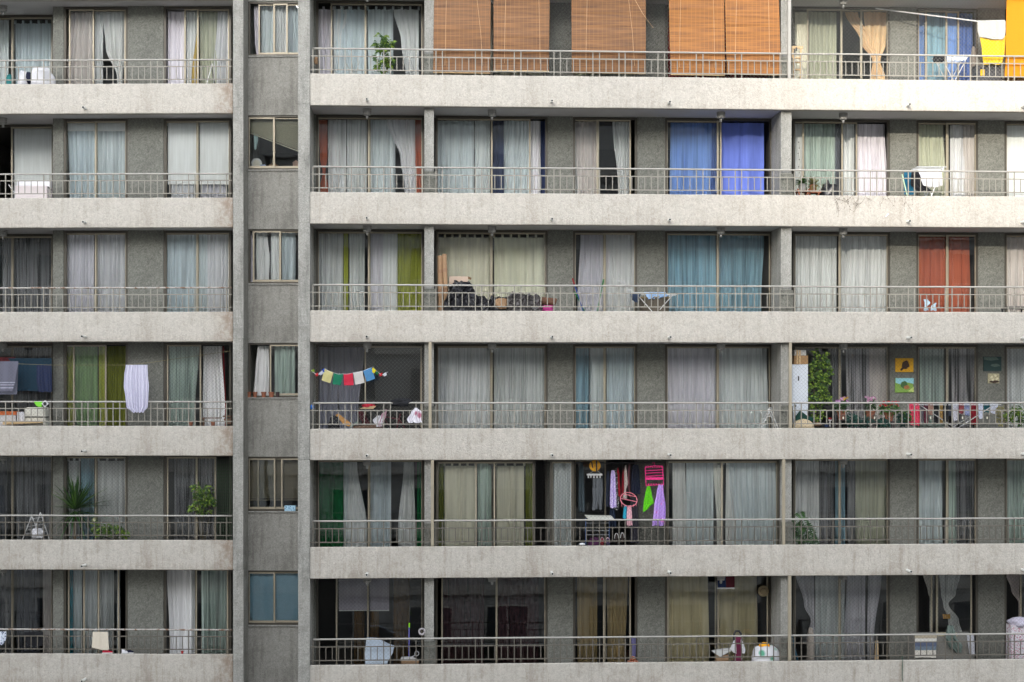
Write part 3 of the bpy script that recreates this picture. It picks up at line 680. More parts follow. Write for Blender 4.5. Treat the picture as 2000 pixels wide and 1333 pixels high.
for r, wins in CUR.items():
    for k, panels in wins.items():
        if k == "M": fr = FL; d = BD+.06+.16; pt, pb = HY-(bz_head-PITCH*r-.06)*F/FL.t(530, d), HY-(bz_sill-PITCH*r+.06)*F/FL.t(530, d)
        else:
            fr = FL if k in WINS_L else FR
            wd = (WINS_L if k in WINS_L else WINS_R)[k][2]
            if r == 4 and k in "BCD": wd = GD
            d = wd+.17
            xm = MUL[k]; tt = fr.t(xm, d)
            pt = HY-(zceil(fr, r)-.075)*F/tt; pb = HY-(zfloor(fr, r)+.05)*F/tt
        n = len(panels)
        for i, P in enumerate(panels):
            c = P[0]; tabs = P[-1] == "t"
            geo = P[1] if isinstance(P[1], list) else [(0, P[1], P[2]), (1, P[1], P[2])]
            if k != "M": geo = [(v*.66 if j or v else 0, a_, b_) for j, (v, a_, b_) in enumerate(geo)]+[(1, geo[-1][1], geo[-1][2])]
            npt = len(P[1]) if isinstance(P[1], list) else 2
            if c == "R":
                roller(fr, r, d-.05, P[1], P[2], pt, pb-4, f"white roller blind pulled down in {posw(i, n)+' of ' if n > 1 else ''}the {WINW[k]}, {ROWW[r]}", ("roller_white", (.88, .87, .84), .0), "white")
                continue
            base, sheer, words = COL[c]; seed += 1
            rg = random.Random(seed)
            fold = {'W': .13, 'LI': .11, 'LB': .12, 'LG': .09, 'MG': .09, 'DG': .16, 'CR': .2, 'BB': .32, 'BS': .28, 'TB': .17, 'RO': .2, 'KH': .2, 'TN': .16, 'LA': .14}.get(c, .12)*rg.uniform(.8, 1.2)
            amp = min(.055, fold*.42)
            top = pt+(6.5 if tabs else 0)
            prof = [(top+(pb-top)*v, a, b) for (v, a, b) in geo]
            dd = d+.03*(i % 2)+(.04 if npt == 2 and c in ('LB', 'LG') and n > 3 else 0)
            q = sheet(fr, prof, dd, amp, fold, seed, hem=.012)
            col = tuple(min(.85, ch*rg.uniform(.9, 1.08)) for ch in base)
            if tabs:
                a, b = fr.s(geo[0][1], dd), fr.s(geo[0][2], dd); zt_ = fr.z(geo[0][1], top, dd); m_ = max(2, int((b-a)/.17))
                for j in range(m_+1):
                    s = a+(b-a)*j/m_; w = .026
                    q.box(s-w, s+w, dd-.004, dd+.004, zt_-.01, zt_+.075)
            shape = "tied-back " if npt > 3 else ("slanting " if npt == 3 else ("tab-top " if tabs else ""))
            pw = posw(i, n)
            where = f"{pw} panel in the " if pw else "filling the "
            lab = f"{shape}{words} curtain, {where}{WINW[k]}, {ROWW[r]}"
            o = single(fr, "curtain", lab, "curtain", q, curtain_mat(c+str(seed % 3), tuple(min(.9, ch*(.92, 1.0, 1.07)[seed % 3]) for ch in base)+(1,), sheer), "curtains behind the balcony windows" if k != "M" else "curtains in the stair bay windows")
# rolled down blinds of the second row, and their short pelmets
for (x0, x1, p0, p1, w, fr_) in ((328, 383, 240, 359, "left half of third balcony window, second row", FL), (390, 447, 240, 359, "right half of third balcony window, second row", FL)):
    roller(fr_, 1, LD+.10, x0, x1, p0, p1, "white roller blind lowered almost fully in "+w, ("roller_white", (.88, .87, .84), .0), "")
for (x0, x1, w) in ((132, 186, "left half"), (191, 247, "right half")):
    roller(FL, 1, LD+.10, x0, x1, 240, 255, f"white roller blind rolled up short in {w} of second balcony window, second row", ("roller_white", (.88, .87, .84), .0), "")
for (x0, x1, w) in ((662, 718, "left"), (722, 760, "right")):
    roller(FR, 5, WD+.12, x0, x1, 1128, 1192, f"lilac roller blind, {w} one, half lowered in dark fourth balcony window, bottom row", ("roller_lilac", (.44, .40, .47), .0), "")
# venetian blinds in the stair bay
def venetian(r, x0, x1, py0, py1, tilt, colr, label):
    d = BD+.06+.12; a, b = FL.s(x0, d), FL.s(x1, d); z1 = FL.z(530, py0, d); z0 = FL.z(530, py1, d)
    t = Thing(FL, "venetian_blind", label, "blind", ((a+b)/2, d, z0), "slatted blinds in the stair bay windows")
    q = MB(); n = int((z1-z0)/.024)
    for i in range(n):
        z = z1-i*(z1-z0)/n; v = i/n
        zl, zr = z-tilt[0]*v*0, z
        zl = z1-(z1-z0)*v*tilt[0]; zr = z1-(z1-z0)*v*tilt[1]
        q.add([(a, d-.008, zl), (b, d-.008, zr), (b, d+.012, zr+.018), (a, d+.012, zl+.018)], [(0, 1, 2, 3)])
    t.part("slats", q, mat("slat_"+label[:12], colr+(1,), .5, trans=.15))
    q = MB(); zl = z1-(z1-z0)*tilt[0]; zr = z1-(z1-z0)*tilt[1]
    q.tube([(a, d, zl-.012), (b, d, zr-.012)], .014, 6); t.part("bottom_rail", q, mat("slat_"+label[:12], colr+(1,), .5))
    q = MB(); q.box(a, b, d-.02, d+.02, z1+.005, z1+.035); t.part("head_rail", q, mat("slat_"+label[:12], colr+(1,), .5))
venetian(1, 487, 590, 230, 298, (.42, 1.0), (.42, .40, .30), "cream slatted blind hanging crooked in the stair bay window, second row")
venetian(4, 487, 590, 898, 976, (1, 1), (.27, .23, .16), "brown slatted blind lowered in the stair bay window, fifth row")
venetian(5, 487, 590, 1121, 1218, (1, 1), (.38, .60, .72), "light blue slatted blind closed in the stair bay window, bottom row")
# ------------------------------------------------------------------ things on the balconies
def P(fr, x, y, d): return (fr.s(x, d), d, fr.z(x, y, d))
def ppm(fr, x, d): return F/fr.t(x, d)          # photo pixels per metre there
def cloth(fr, name, label, cat, prof, d, m, amp=.018, fold=.12, group=None, hem=.01, seed=None):
    q = sheet(fr, prof, d, amp, fold, seed if seed is not None else int(prof[0][1]*7+prof[0][0]), hem=hem, nz=5)
    return single(fr, name, label, cat, q, m, group)
def cm(name, r, g, b, **k): return mat(name, rgb(r, g, b), k.pop('rough', .85), trans=k.pop('trans', .15), vary=k.pop('vary', .1), scale=k.pop('scale', 25), **k)
M_TERRA = mat("terracotta", (0.30, 0.11, 0.06, 1), .8, vary=.2, bump=.1)
M_POTD = mat("dark_plastic_pot", (0.05, 0.03, 0.03, 1), .5)
M_SOIL = mat("potting_soil", (0.04, 0.028, 0.02, 1), .95)
M_WHITEP = mat("white_enamel", (0.55, 0.55, 0.54, 1), .4, vary=.06)
M_WHITEC = cm("white_cotton", 225, 224, 228)
M_BLACKP = mat("black_plastic_film", (0.018, 0.018, 0.022, 1), .28, vary=.3, bump=.6, scale=9)
M_CARD = mat("cardboard", (0.29, 0.18, 0.10, 1), .85, vary=.08)
M_WOOD = mat("pale_wood", (0.55, 0.38, 0.20, 1), .6, vary=.2)
M_STEEL = mat("bright_steel", (0.62, 0.63, 0.64, 1), .35, .5)
M_BLACK = mat("black_plastic", (0.02, 0.02, 0.022, 1), .45)
def leafmat(name, a, b):
    if name in MATS: return MATS[name]
    m, t, bs = principled(name)
    g = t.nodes.new("ShaderNodeNewGeometry"); r = t.nodes.new("ShaderNodeMix"); r.data_type = 'RGBA'
    r.inputs["A"].default_value = a+(1,); r.inputs["B"].default_value = b+(1,)
    pw = t.nodes.new("ShaderNodeMath"); pw.operation = 'POWER'; pw.inputs[1].default_value = 2.2; t.links.new(g.outputs["Random Per Island"], pw.inputs[0]); t.links.new(pw.outputs[0], r.inputs["Factor"]); t.links.new(r.outputs["Result"], bs.inputs["Base Color"])
    bs.inputs["Roughness"].default_value = .4
    tl = t.nodes.new("ShaderNodeBsdfTranslucent"); t.links.new(r.outputs["Result"], tl.inputs[0])
    ms = t.nodes.new("ShaderNodeMixShader"); ms.inputs[0].default_value = .3
    t.links.new(bs.outputs[0], ms.inputs[1]); t.links.new(tl.outputs[0], ms.inputs[2]); t.links.new(ms.outputs[0], t.nodes["Material Output"].inputs["Surface"])
    MATS[name] = m; return m
LF_DARK = leafmat("leaf_dark", (.015, .05, .012), (.05, .13, .025))
LF_MID = leafmat("leaf_mid", (.02, .07, .012), (.12, .24, .04))
LF_LIME = leafmat("leaf_lime", (.02, .07, .008), (.30, .44, .05))
LF_BLUE = leafmat("leaf_blue_green", (.02, .07, .055), (.05, .14, .10))
LF_STRAW = leafmat("leaf_straw", (.16, .15, .06), (.38, .34, .16))
def pot_mb(s, d, z, r, h):
    q = MB(); q.lathe(s, d, [(r*.72, z), (r*.95, z+h*.82), (r*1.06, z+h*.83), (r*1.06, z+h), (r*.9, z+h), (r*.88, z+h*.9)], 18); q.sm = False; return q
def foliage(c, rad, n, L, W, seed, droop=.3, hole=.0):
    rg = random.Random(seed); q = MB()
    for i in range(n):
        while True:
            u = Vector((rg.uniform(-1, 1), rg.uniform(-1, 1), rg.uniform(-1, 1)))
            if u.length < 1: break
        p = Vector((c[0]+u.x*rad[0], c[1]+u.y*rad[1], c[2]+u.z*rad[2]))
        if math.sin(p.x*19+seed)*math.sin(p.z*17+seed*2) < -.45+hole: continue
        dr = Vector((u.x*1.2+rg.uniform(-.6, .6), u.y-.5+rg.uniform(-.5, .5), rg.uniform(-.7, .8)-droop))
        l = L*rg.uniform(.7, 1.2)
        q.leaf(p, dr, (rg.uniform(-.4, .4), -1, .6), l, W*rg.uniform(.8, 1.2)*l/L, .2)
    return q
def stems(base, c, rad, n, seed, r=.008):
    rg = random.Random(seed); q = MB()
    for i in range(n):
        e = Vector((c[0]+rg.uniform(-.7, .7)*rad[0], c[1]+rg.uniform(-.7, .7)*rad[1], c[2]+rg.uniform(-.2, .8)*rad[2])); b = Vector(base)
        m = (b+e)/2+Vector((rg.uniform(-.05, .05), rg.uniform(-.05, .05), 0)); q.tube([b, m, e], r, 6, r*.4)
    return q
def plant(fr, r, name, label, x, ytop, ybot, d, wpx, lf, pot=None, n=260, L=.07, W=.035, seed=1, potw=.12, poth=.22, stemh=True, group=None, droop=.3, shapes=None, ptop=None, hole=0):
    """pot on the balcony floor (or a stand) with stems and a crown of separate leaves between the photo rows ytop and ybot"""
    s = fr.s(x, d); zf = zfloor(fr, r)+.013; zt, zb = fr.z(x, ytop, d), fr.z(x, ybot, d)
    hw = wpx/ppm(fr, x, d)/2
    t = Thing(fr, name, label, "plant", (s, d, zf), group)
    pz = zf if ptop is None else fr.z(x, ptop, d)-poth
    t.part("pot", pot_mb(s, d, pz, potw, poth), pot or M_TERRA)
    q = MB(); q.lathe(s, d, [(potw*.85, pz+poth*.86), (potw*.85, pz+poth*.93)], 14); t.part("soil", q, M_SOIL)
    if ptop is not None and pz > zf+.05:
        q = MB(); q.box(s-potw*.9, s+potw*.9, d-potw*.9, d+potw*.9, pz-.03, pz-.001)
        for a in (-1, 1):
            for b in (-1, 1): q.box(s+a*potw*.8-.01, s+a*potw*.8+.01, d+b*potw*.8-.01, d+b*potw*.8+.01, zf, pz-.03)
        t.part("plant_stand", q, M_POTD)
    c = (s, d, (zt+zb)/2); rad = (hw, min(hw, .28), (zt-zb)/2)
    q = MB()
    if shapes:
        for (cx, cy, rx, ry, k) in shapes:
            cc = P(fr, cx, cy, d); sc = 1/ppm(fr, cx, d)
            f = foliage(cc, (rx*sc, min(rx*sc, .25), ry*sc), k, L, W, seed+int(cx), droop, hole); q.add(f.v, f.f)
    else:
        f = foliage(c, rad, n, L, W, seed, droop, hole); q.add(f.v, f.f)
    t.part("foliage", q, lf)
    if stemh: t.part("stem", stems((s, d, pz+poth*.9), c, rad, 5, seed), mat("plant_stem", (.10, .08, .04, 1), .8))
    return t
def rosette(c, n, L, W, seed, lo=-.3, hi=1.4, arch=.5):
    rg = random.Random(seed); q = MB()
    for i in range(n):
        a = rg.uniform(0, 6.283); el = rg.uniform(lo, hi); l = L*rg.uniform(.75, 1.1); w = W*rg.uniform(.8, 1.1)
        h = Vector((math.cos(a), math.sin(a)*.8, 0)); K = 6; up = Vector((-math.sin(a), math.cos(a), 0)); pr = None; v = []
        for k in range(K+1):
            t = k/K; e = el-arch*t*t*1.2
            p = Vector(c)+h*(math.cos(el)*l*t)+Vector((0, 0, 1))*(math.sin(el)*l*t-arch*l*t*t*.5)
            ww = w*(1-t)**.6*(.55+.9*min(t*4, .5)); v += [p-up*ww/2, p+up*ww/2+Vector((0, 0, ww*.15))]
        q.add(v, [(2*k, 2*k+1, 2*k+3, 2*k+2) for k in range(K)])
    return q
def heap(fr, r, name, label, cat, x0, x1, ytop, d, m, lump=.18, seed=1, dd=.2, group=None, from_floor=True, ybot=None, smooth=True):
    s0, s1 = fr.s(x0, d), fr.s(x1, d); zt = fr.z((x0+x1)/2, ytop, d)
    zb = zfloor(fr, r)+.013 if ybot is None else fr.z((x0+x1)/2, ybot, d)
    q = MB(); q.blob(((s0+s1)/2, d, (zt+zb)/2), ((s1-s0)/2, dd, (zt-zb)/2), seed, lump, 26, 16, sq=.55)
    return single(fr, name, label, cat, q, m, group, smooth)
def boxat(fr, x0, x1, y0, y1, d0, d1):
    q = MB(); q.box(fr.s(x0, d0), fr.s(x1, d0), d0, d1, fr.z(x0, y1, d0), fr.z(x0, y0, d0)); return q

# ---- safety nets
M_NET = mat("net_cord_light", (.30, .30, .28, 1), .8); M_NETD = mat("net_cord_dark", (.05, .05, .048, 1), .8)
def net(fr, r, x0, x1, label, m=M_NET, d=.11, sp=.062, rad=.0013):
    a, b = fr.s(x0, d), fr.s(x1, d); z0, z1 = ztop(fr, r)+.0, zceil(fr, r); q = MB(); H = z1-z0; W = b-a
    def cl(s0, dirn):
        # line s = s0 + dirn*(z-z0)
        t0, t1 = 0.0, H
        if dirn > 0: t0 = max(t0, a-s0); t1 = min(t1, b-s0)
        else: t0 = max(t0, s0-b); t1 = min(t1, s0-a)
        if t1-t0 > .02: q.tube([(s0+dirn*t0, d, z0+t0), (s0+dirn*t1, d, z0+t1)], rad, 3, cap=False)
    k = a-H
    while k < b+H: cl(k, 1); cl(k, -1); k += sp*1.414
    q.tube([(a, d, z0), (a, d, z1), (b, d, z1), (b, d, z0), (a, d, z0)], rad*2, 3)
    return single(fr, "safety_net", label, "net", q, m, "diamond mesh safety nets closing the balconies", False)
net(FR, 0, 1548, 1962, "diamond mesh safety net in front of the cream, peach and blue curtains, top row")
net(FR, 0, 850, 1522, "diamond mesh safety net behind the bamboo blinds, top row", d=.17)
net(FR, 3, 608, 837, "pale diamond mesh net behind the prayer flags, fourth row")
net(FR, 3, 1548, 2110, "diamond mesh net in front of the plant filled balcony, fourth row", M_NETD)
net(FR, 4, 1046, 1300, "diamond mesh net across the laundry opening, fifth row", M_NETD)
net(FR, 5, 610, 826, "dark diamond mesh net on the balcony with the white sack, bottom row", M_NETD)
net(FR, 5, 1548, 2110, "dark diamond mesh net on the right hand balcony, bottom row", M_NETD)
net(FL, 3, -100, 452, "dark diamond mesh net on the left balcony with the drying shirt, fourth row", M_NETD)
net(FL, 4, -100, 452, "dark diamond mesh net on the left balcony with the spiky plant, fifth row", M_NETD)

# ---- top row: bamboo blinds
def bamboo(name, base, dark):
    m, t, b = principled(name); N = t.nodes; L = t.links
    tc = N.new("ShaderNodeTexCoord"); mp = N.new("ShaderNodeMapping"); mp.inputs["Scale"].default_value = (.8, 1, 150); L.new(tc.outputs["Object"], mp.inputs[0])
    n = N.new("ShaderNodeTexNoise"); n.inputs["Scale"].default_value = 1; n.inputs["Detail"].default_value = 3; L.new(mp.outputs[0], n.inputs[0])
    mp2 = N.new("ShaderNodeMapping"); mp2.inputs["Scale"].default_value = (1.5, 1, 22); L.new(tc.outputs["Object"], mp2.inputs[0])
    n2 = N.new("ShaderNodeTexNoise"); n2.inputs["Scale"].default_value = 1; n2.inputs["Detail"].default_value = 4; L.new(mp2.outputs[0], n2.inputs[0])
    ad = N.new("ShaderNodeMath"); ad.operation = 'ADD'; L.new(n.outputs["Fac"], ad.inputs[0]); L.new(n2.outputs["Fac"], ad.inputs[1])
    r = N.new("ShaderNodeMapRange"); r.inputs["From Min"].default_value = .72; r.inputs["From Max"].default_value = 1.28; L.new(ad.outputs[0], r.inputs["Value"])
    mx = N.new("ShaderNodeMix"); mx.data_type = 'RGBA'; mx.inputs["A"].default_value = dark+(1,); mx.inputs["B"].default_value = base+(1,)
    L.new(r.outputs[0], mx.inputs["Factor"])
    w = N.new("ShaderNodeTexWave"); w.inputs["Scale"].default_value = 3.2; w.bands_direction = 'X'; L.new(tc.outputs["Object"], w.inputs[0])
    r2 = N.new("ShaderNodeMapRange"); r2.inputs["From Min"].default_value = .93; r2.inputs["From Max"].default_value = 1; r2.inputs["To Max"].default_value = .35; L.new(w.outputs["Fac"], r2.inputs["Value"])
    m2 = N.new("ShaderNodeMix"); m2.data_type = 'RGBA'; m2.inputs["B"].default_value = tuple(min(1, c*1.5) for c in base)+(1,); L.new(mx.outputs["Result"], m2.inputs["A"]); L.new(r2.outputs[0], m2.inputs["Factor"])
    L.new(m2.outputs["Result"], b.inputs["Base Color"]); b.inputs["Roughness"].default_value = .55
    tp = N.new("ShaderNodeBsdfTransparent"); ms = N.new("ShaderNodeMixShader"); ms.inputs[0].default_value = .10
    L.new(b.outputs[0], ms.inputs[1]); L.new(tp.outputs[0], ms.inputs[2]); L.new(ms.outputs[0], N["Material Output"].inputs["Surface"])
    return m
MB1 = bamboo("bamboo_brown", (.29, .125, .034), (.085, .034, .011)); MB2 = bamboo("bamboo_sunlit", (.42, .165, .028), (.15, .052, .010))  # second mix is the brown bamboo with sunlight put into its colour
for i, (x0, x1, x0b, x1b, yb, m, lab) in enumerate((
    (848, 958.5, 846, 957, 141, MB1, "brown bamboo roll-up blind, leftmost of the five on the top row"),
    (964, 1073.5, 964, 1072, 137, MB1, "brown bamboo roll-up blind, second from left on the top row"),
    (1116, 1261, 1117, 1261, 141, MB1, "wide brown bamboo roll-up blind, third of the five on the top row"),
    (1306, 1414, 1310, 1416, 145, MB2, "bamboo roll-up blind tinted sunlit orange-brown, fourth of the five on the top row"),
    (1415.5, 1521, 1420, 1526, 144, MB2, "bamboo roll-up blind tinted bright sunlit orange, rightmost of the five on the top row"))):
    d = .14; a, b, c, e = FR.s(x0, d), FR.s(x1, d), FR.s(x0b, d), FR.s(x1b, d); zt = zceil(FR, 0)-.03; zb = FR.z(x0, yb, d)
    t = Thing(FR, "bamboo_blind", lab, "blind", ((c+e)/2, d, zb), "bamboo blinds hung along the top row balcony")
    q = MB(); n = 30; rg = random.Random(i)
    for k in range(n+1):
        v = k/n; z = zb+(zt-zb)*v; w = .010*math.sin(v*9+i)+rg.uniform(-.003, .003)
        q.v += [(c+(a-c)*v+rg.uniform(-.003, .003), d+w, z), (e+(b-e)*v+rg.uniform(-.003, .003), d+w*.6, z+.004*math.sin(k*.7+i)), (c+(a-c)*v, d+w+.006, z), (e+(b-e)*v, d+w*.6+.006, z)]
    for k in range(n):
        j = 4*k; q.f += [(j, j+1, j+5, j+4), (j+2, j+6, j+7, j+3), (j, j+4, j+6, j+2), (j+1, j+3, j+7, j+5)]
    t.part("slat_mat", q, m)
    q = MB(); q.tube([(c, d, zb-.012), (e, d, zb-.02)], .014, 8); t.part("bottom_rail", q, M_WOOD)
    mc = mat("blind_cord", (.62, .40, .22, 1), .8)
    for fx, dx in ((.2, -.01), (.82, .05 if i in (0, 2) else .01)):
        q = MB(); s = a+(b-a)*fx; q.tube([(s-dx*2, d-.02, zt), (s, d-.018, (zt+zb)/2), (s+dx, d-.02, zb+.15)], .0035, 5); t.part("cord", q, mc)
    if i == 2:
        q = MB(); q.tube([P(FR, 1240, 0, .08), P(FR, 1256, 28, .08), P(FR, 1276, 55, .1)], .004, 5); t.part("cord", q, mc)
# schefflera in the first right hand bay, top row
plant(FR, 0, "umbrella_plant", "tall leafy green umbrella plant above the rail beside white curtains, top row", 749, 66, 142, .35, 34, LF_LIME, M_TERRA, L=.12, W=.05, seed=5,
      shapes=[(746, 73, 7, 7, 40), (740, 86, 9, 6, 50), (757, 84, 9, 7, 60), (748, 96, 10, 8, 50), (746, 112, 11, 12, 80), (757, 122, 9, 12, 60), (745, 130, 9, 10, 60)])
# dry twigs
t = Thing(FR, "dry_plant", "dead leafless twigs in a pot below white curtains, top row left of the green plant", "plant", (FR.s(685, .4), .4, zfloor(FR, 0)+.013))
t.part("pot", pot_mb(FR.s(685, .4), .4, zfloor(FR, 0)+.013, .10, .2), M_TERRA)
q = MB()
for (x, y) in ((672, 115), (687, 120), (703, 118), (677, 126), (694, 124)): q.tube([(FR.s(685, .4), .4, zfloor(FR, 0)+.2), P(FR, (x+685)/2+3, 138, .4), P(FR, x, y, .4)], .006, 5, .002)
t.part("twigs", q, mat("dry_twig", (.25, .20, .13, 1), .9))
heap(FR, 0, "paper_bag", "small crumpled brown paper bag by the rail end, top row", "bag", 614, 621, 112, .2, M_CARD, .3, 3, .05, ybot=126)
# bedding, left
t = Thing(FL, "bedding_bundle", "white bedding heaped behind the rail, far left of the top row", "bedding", (FL.s(72, .4), .4, zfloor(FL, 0)+.013))
for i, (x0, x1, y) in enumerate(((38, 57, 140), (60, 104, 133), (64, 86, 141))):
    s0, s1 = FL.s(x0, .4), FL.s(x1, .4); zt = FL.z(x0, y, .4); zb = zfloor(FL, 0)+.02; q = MB(); q.blob(((s0+s1)/2, .4-.02*i, (zt+zb)/2), ((s1-s0)/2*1.05, .2, (zt-zb)/2), i+4, .16, 26, 16, sq=.5); t.part("quilt", q, M_WHITEC)
q = MB(); s0 = FL.s(51, .3); q.blob((s0+.05, .36, FL.z(55, 152, .3)), (.07, .14, .14), 3, .2); t.part("navy_band", q, cm("navy_cloth", 30, 34, 60))
heap(FL, 0, "toy", "small teal and dark toy behind the rail, far left of the top row", "toy", 12, 25, 147, .35, cm("teal_toy", 40, 120, 120), .35, 9, .09)
def folding_chair(fr, r, x, ytop, d, name, label, m, w=.40, seatm=None):
    s = fr.s(x, d); zf = zfloor(fr, r)+.013; zt = fr.z(x, ytop, d); H = zt-zf
    t = Thing(fr, name, label, "chair", (s, d, zf))
    for sd in (-1, 1):
        q = MB(); q.tube([(s+sd*w/2, d+.15, zt), (s+sd*w/2, d-.2, zf)], .012, 8); t.part("leg", q, m)
        q = MB(); q.tube([(s+sd*w/2*.9, d-.15, zf+H*.5), (s+sd*w/2*.9, d+.22, zf)], .012, 8); t.part("leg", q, m)
    q = MB(); q.box(s-w/2, s+w/2, d-.18, d+.12, zf+H*.5, zf+H*.5+.03); t.part("seat", q, seatm or m)
    q = MB(); q.box(s-w/2, s+w/2, d+.115, d+.135, zt-H*.22, zt-.01); t.part("backrest", q, seatm or m)
    return t
t = Thing(FL, "folding_stand", "slim black folded stand leaning by the third window, top row", "stand", (FL.s(416, .45), .45, zfloor(FL, 0)+.013))
for (xa, xb) in ((412, 421), (415, 402)):
    q = MB(); e = FL.s(xb, .45)+(FL.s(xb, .45)-FL.s(xa, .45))*.9; q.tube([P(FL, xa, 125, .45), (e, .42, zfloor(FL, 0)+.02)], .011, 6); t.part("leg", q, M_BLACK if xa == 412 else M_STEEL)
# easel like wooden stand behind the post
t = Thing(FR, "wooden_stand", "cream wooden stand with a carved top in front of cream curtains, top row", "stand", (FR.s(1557, .4), .4, zfloor(FR, 0)+.013))
zf = zfloor(FR, 0)+.013
for x in (1548, 1564):
    q = MB(); q.box(FR.s(x, .4)-.02, FR.s(x, .4)+.02, .38, .42, zf, FR.z(x, 94, .4)); t.part("leg", q, M_WOOD)
q = MB(); q.box(FR.s(1545, .4), FR.s(1568, .4), .37, .41, FR.z(1556, 96, .4), FR.z(1556, 91, .4)); t.part("top_rail", q, M_WOOD)
for y in (112, 120, 135):
    q = MB(); q.box(FR.s(1547, .4), FR.s(1566, .4), .375, .44, FR.z(1556, y+3, .4), FR.z(1556, y, .4)); t.part("shelf", q, M_WOOD)
q = MB(); q.tube([P(FR, 1547, 90, .39), P(FR, 1550, 88, .39), P(FR, 1554, 88.5, .39), P(FR, 1556, 91, .39)], .008, 6); t.part("handle", q, M_BLACK)
q = MB(); q.box(FR.s(1554, .36), FR.s(1557, .36), .355, .37, FR.z(1556, 100, .36), FR.z(1556, 93, .36)); t.part("hook", q, M_BLACK)
# white pole with cloths, yellow cover and sheet
q = MB(); q.tube([P(FR, 1710, 17, .9), P(FR, 1909, 42, .16), P(FR, 1962, 41, .16)], .016, 8)
single(FR, "drying_pole", "long white pole slanting across the net to the hung cloths, top row right", "pole", q, M_WHITEP)
def printed(name, a, b, sc):
    m, t, bs = principled(name); v = t.nodes.new("ShaderNodeTexVoronoi"); v.inputs["Scale"].default_value = sc
    tc = t.nodes.new("ShaderNodeTexCoord"); t.links.new(tc.outputs["Object"], v.inputs["Vector"])
    r = t.nodes.new("ShaderNodeMapRange"); r.inputs["From Min"].default_value = .25; r.inputs["From Max"].default_value = .4; t.links.new(v.outputs["Distance"], r.inputs["Value"])
    mx = t.nodes.new("ShaderNodeMix"); mx.data_type = 'RGBA'; mx.inputs["A"].default_value = b; mx.inputs["B"].default_value = a
    t.links.new(r.outputs[0], mx.inputs["Factor"]); t.links.new(mx.outputs["Result"], bs.inputs["Base Color"]); bs.inputs["Roughness"].default_value = .9
    MATS[name] = m; return m
cloth(FR, "white_cloth", "white printed cloth hung over the slanting pole, top row right", "cloth", [(41, 1909, 1964), (60, 1909, 1964), (72, 1912, 1962), (77, 1935, 1958)], .145, printed("faint_print_cloth", rgb(180, 176, 164), rgb(155, 158, 166), 16), .012, .25, hem=0)
cloth(FR, "yellow_towel", "bright yellow towel hanging below the white cloth, top row right", "towel", [(70, 1914, 1964), (100, 1918, 1962), (126, 1921, 1957)], .19, cm("yellow_cloth", 225, 185, 15), .014, .2)
cloth(FR, "amber_sheet", "translucent amber yellow sheet hung floor to ceiling at the right edge, top row", "sheet", [(-14, 1966, 2090), (110, 1964, 2090), (152, 1962, 2090)], .13, cm("amber_cloth", 215, 135, 5, trans=.2), .012, .5, hem=0)
t = Thing(FR, "laundry_crate", "black slatted laundry crate with a yellow label under the yellow towel, top row", "crate", (FR.s(1935, .45), .45, zfloor(FR, 0)+.013))
q = boxat(FR, 1909, 1958, 127, 160, .3, .6); q = MB(); q.box(FR.s(1909, .3), FR.s(1958, .3), .3, .65, zf, FR.z(1930, 127, .3)); t.part("body", q, mat("charcoal_plastic", (.035, .035, .04, 1), .5))
q = boxat(FR, 1915, 1923, 136, 148, .29, .299); t.part("tag", q, cm("yellow_cloth", 245, 205, 20)); q = boxat(FR, 1908, 1959, 125, 128, .29, .66); t.part("lid", q, M_RAIL2)
# clothes airer builder
def airer(fr, r, x0, x1, ytop, d, label, m=M_WHITEP, wing=0.0, name="clothes_airer", dip=0):
    zf = zfloor(fr, r)+.013; zt = fr.z((x0+x1)/2, ytop, d); a, b = fr.s(x0, d), fr.s(x1, d); s = (a+b)/2
    t = Thing(fr, name, label, "clothes rack", (s, d, zf))
    for sd in (-1, 1):
        q = MB(); q.tube([(s-sd*(b-a)*.42, d+sd*.2, zt-.01), (s+sd*(b-a)*.38, d+sd*.2, zf)], .010, 8); t.part("leg", q, m)
        q = MB(); q.tube([(s-sd*(b-a)*.42, d-sd*.2, zt-.01), (s+sd*(b-a)*.38, d-sd*.2, zf)], .010, 8); t.part("leg", q, m)
    q = MB(); q.tube([(a, d-.22, zt), (b, d-.22, zt+dip), (b, d+.22, zt+dip), (a, d+.22, zt), (a, d-.22, zt)], .010, 8)
    t.part("frame", q, m)
    q = MB()
    for k in range(1, 7): q.tube([(a, d-.22+.063*k, zt+.004), (b, d-.22+.063*k, zt+.004+dip)], .004, 5)
    t.part("hanging_wires", q, m)
    if wing:
        q = MB(); w = wing
        q.tube([(a, d-.2, zt), (a-w*.8, d-.2, zt+w), (a-w*.8, d+.2, zt+w), (a, d+.2, zt)], .009, 8); t.part("wing", q, m)
    return t
airer(FR, 0, 1826, 1890, 112, .55, "white clothes airer with a black and a white garment, top row right")
cloth(FR, "black_garment", "black garment lying over the left of the airer, top row right", "clothes", [(110, 1823, 1850), (118, 1821, 1848), (124, 1824, 1836)], .32, cm("black_cloth", 24, 25, 30), .02, .1)
cloth(FR, "white_garment", "white and blue garment over the right of the airer, top row right", "clothes", [(111, 1849, 1888), (118, 1849, 1886), (123, 1850, 1872)], .31, cm("bluish_white_cloth", 205, 214, 232), .02, .1)
heap(FR, 0, "grey_bag", "small grey bag standing against the blue curtain, top row right", "bag", 1896, 1906, 91, .8, cm("grey_canvas", 120, 112, 104), .1, 3, .08)

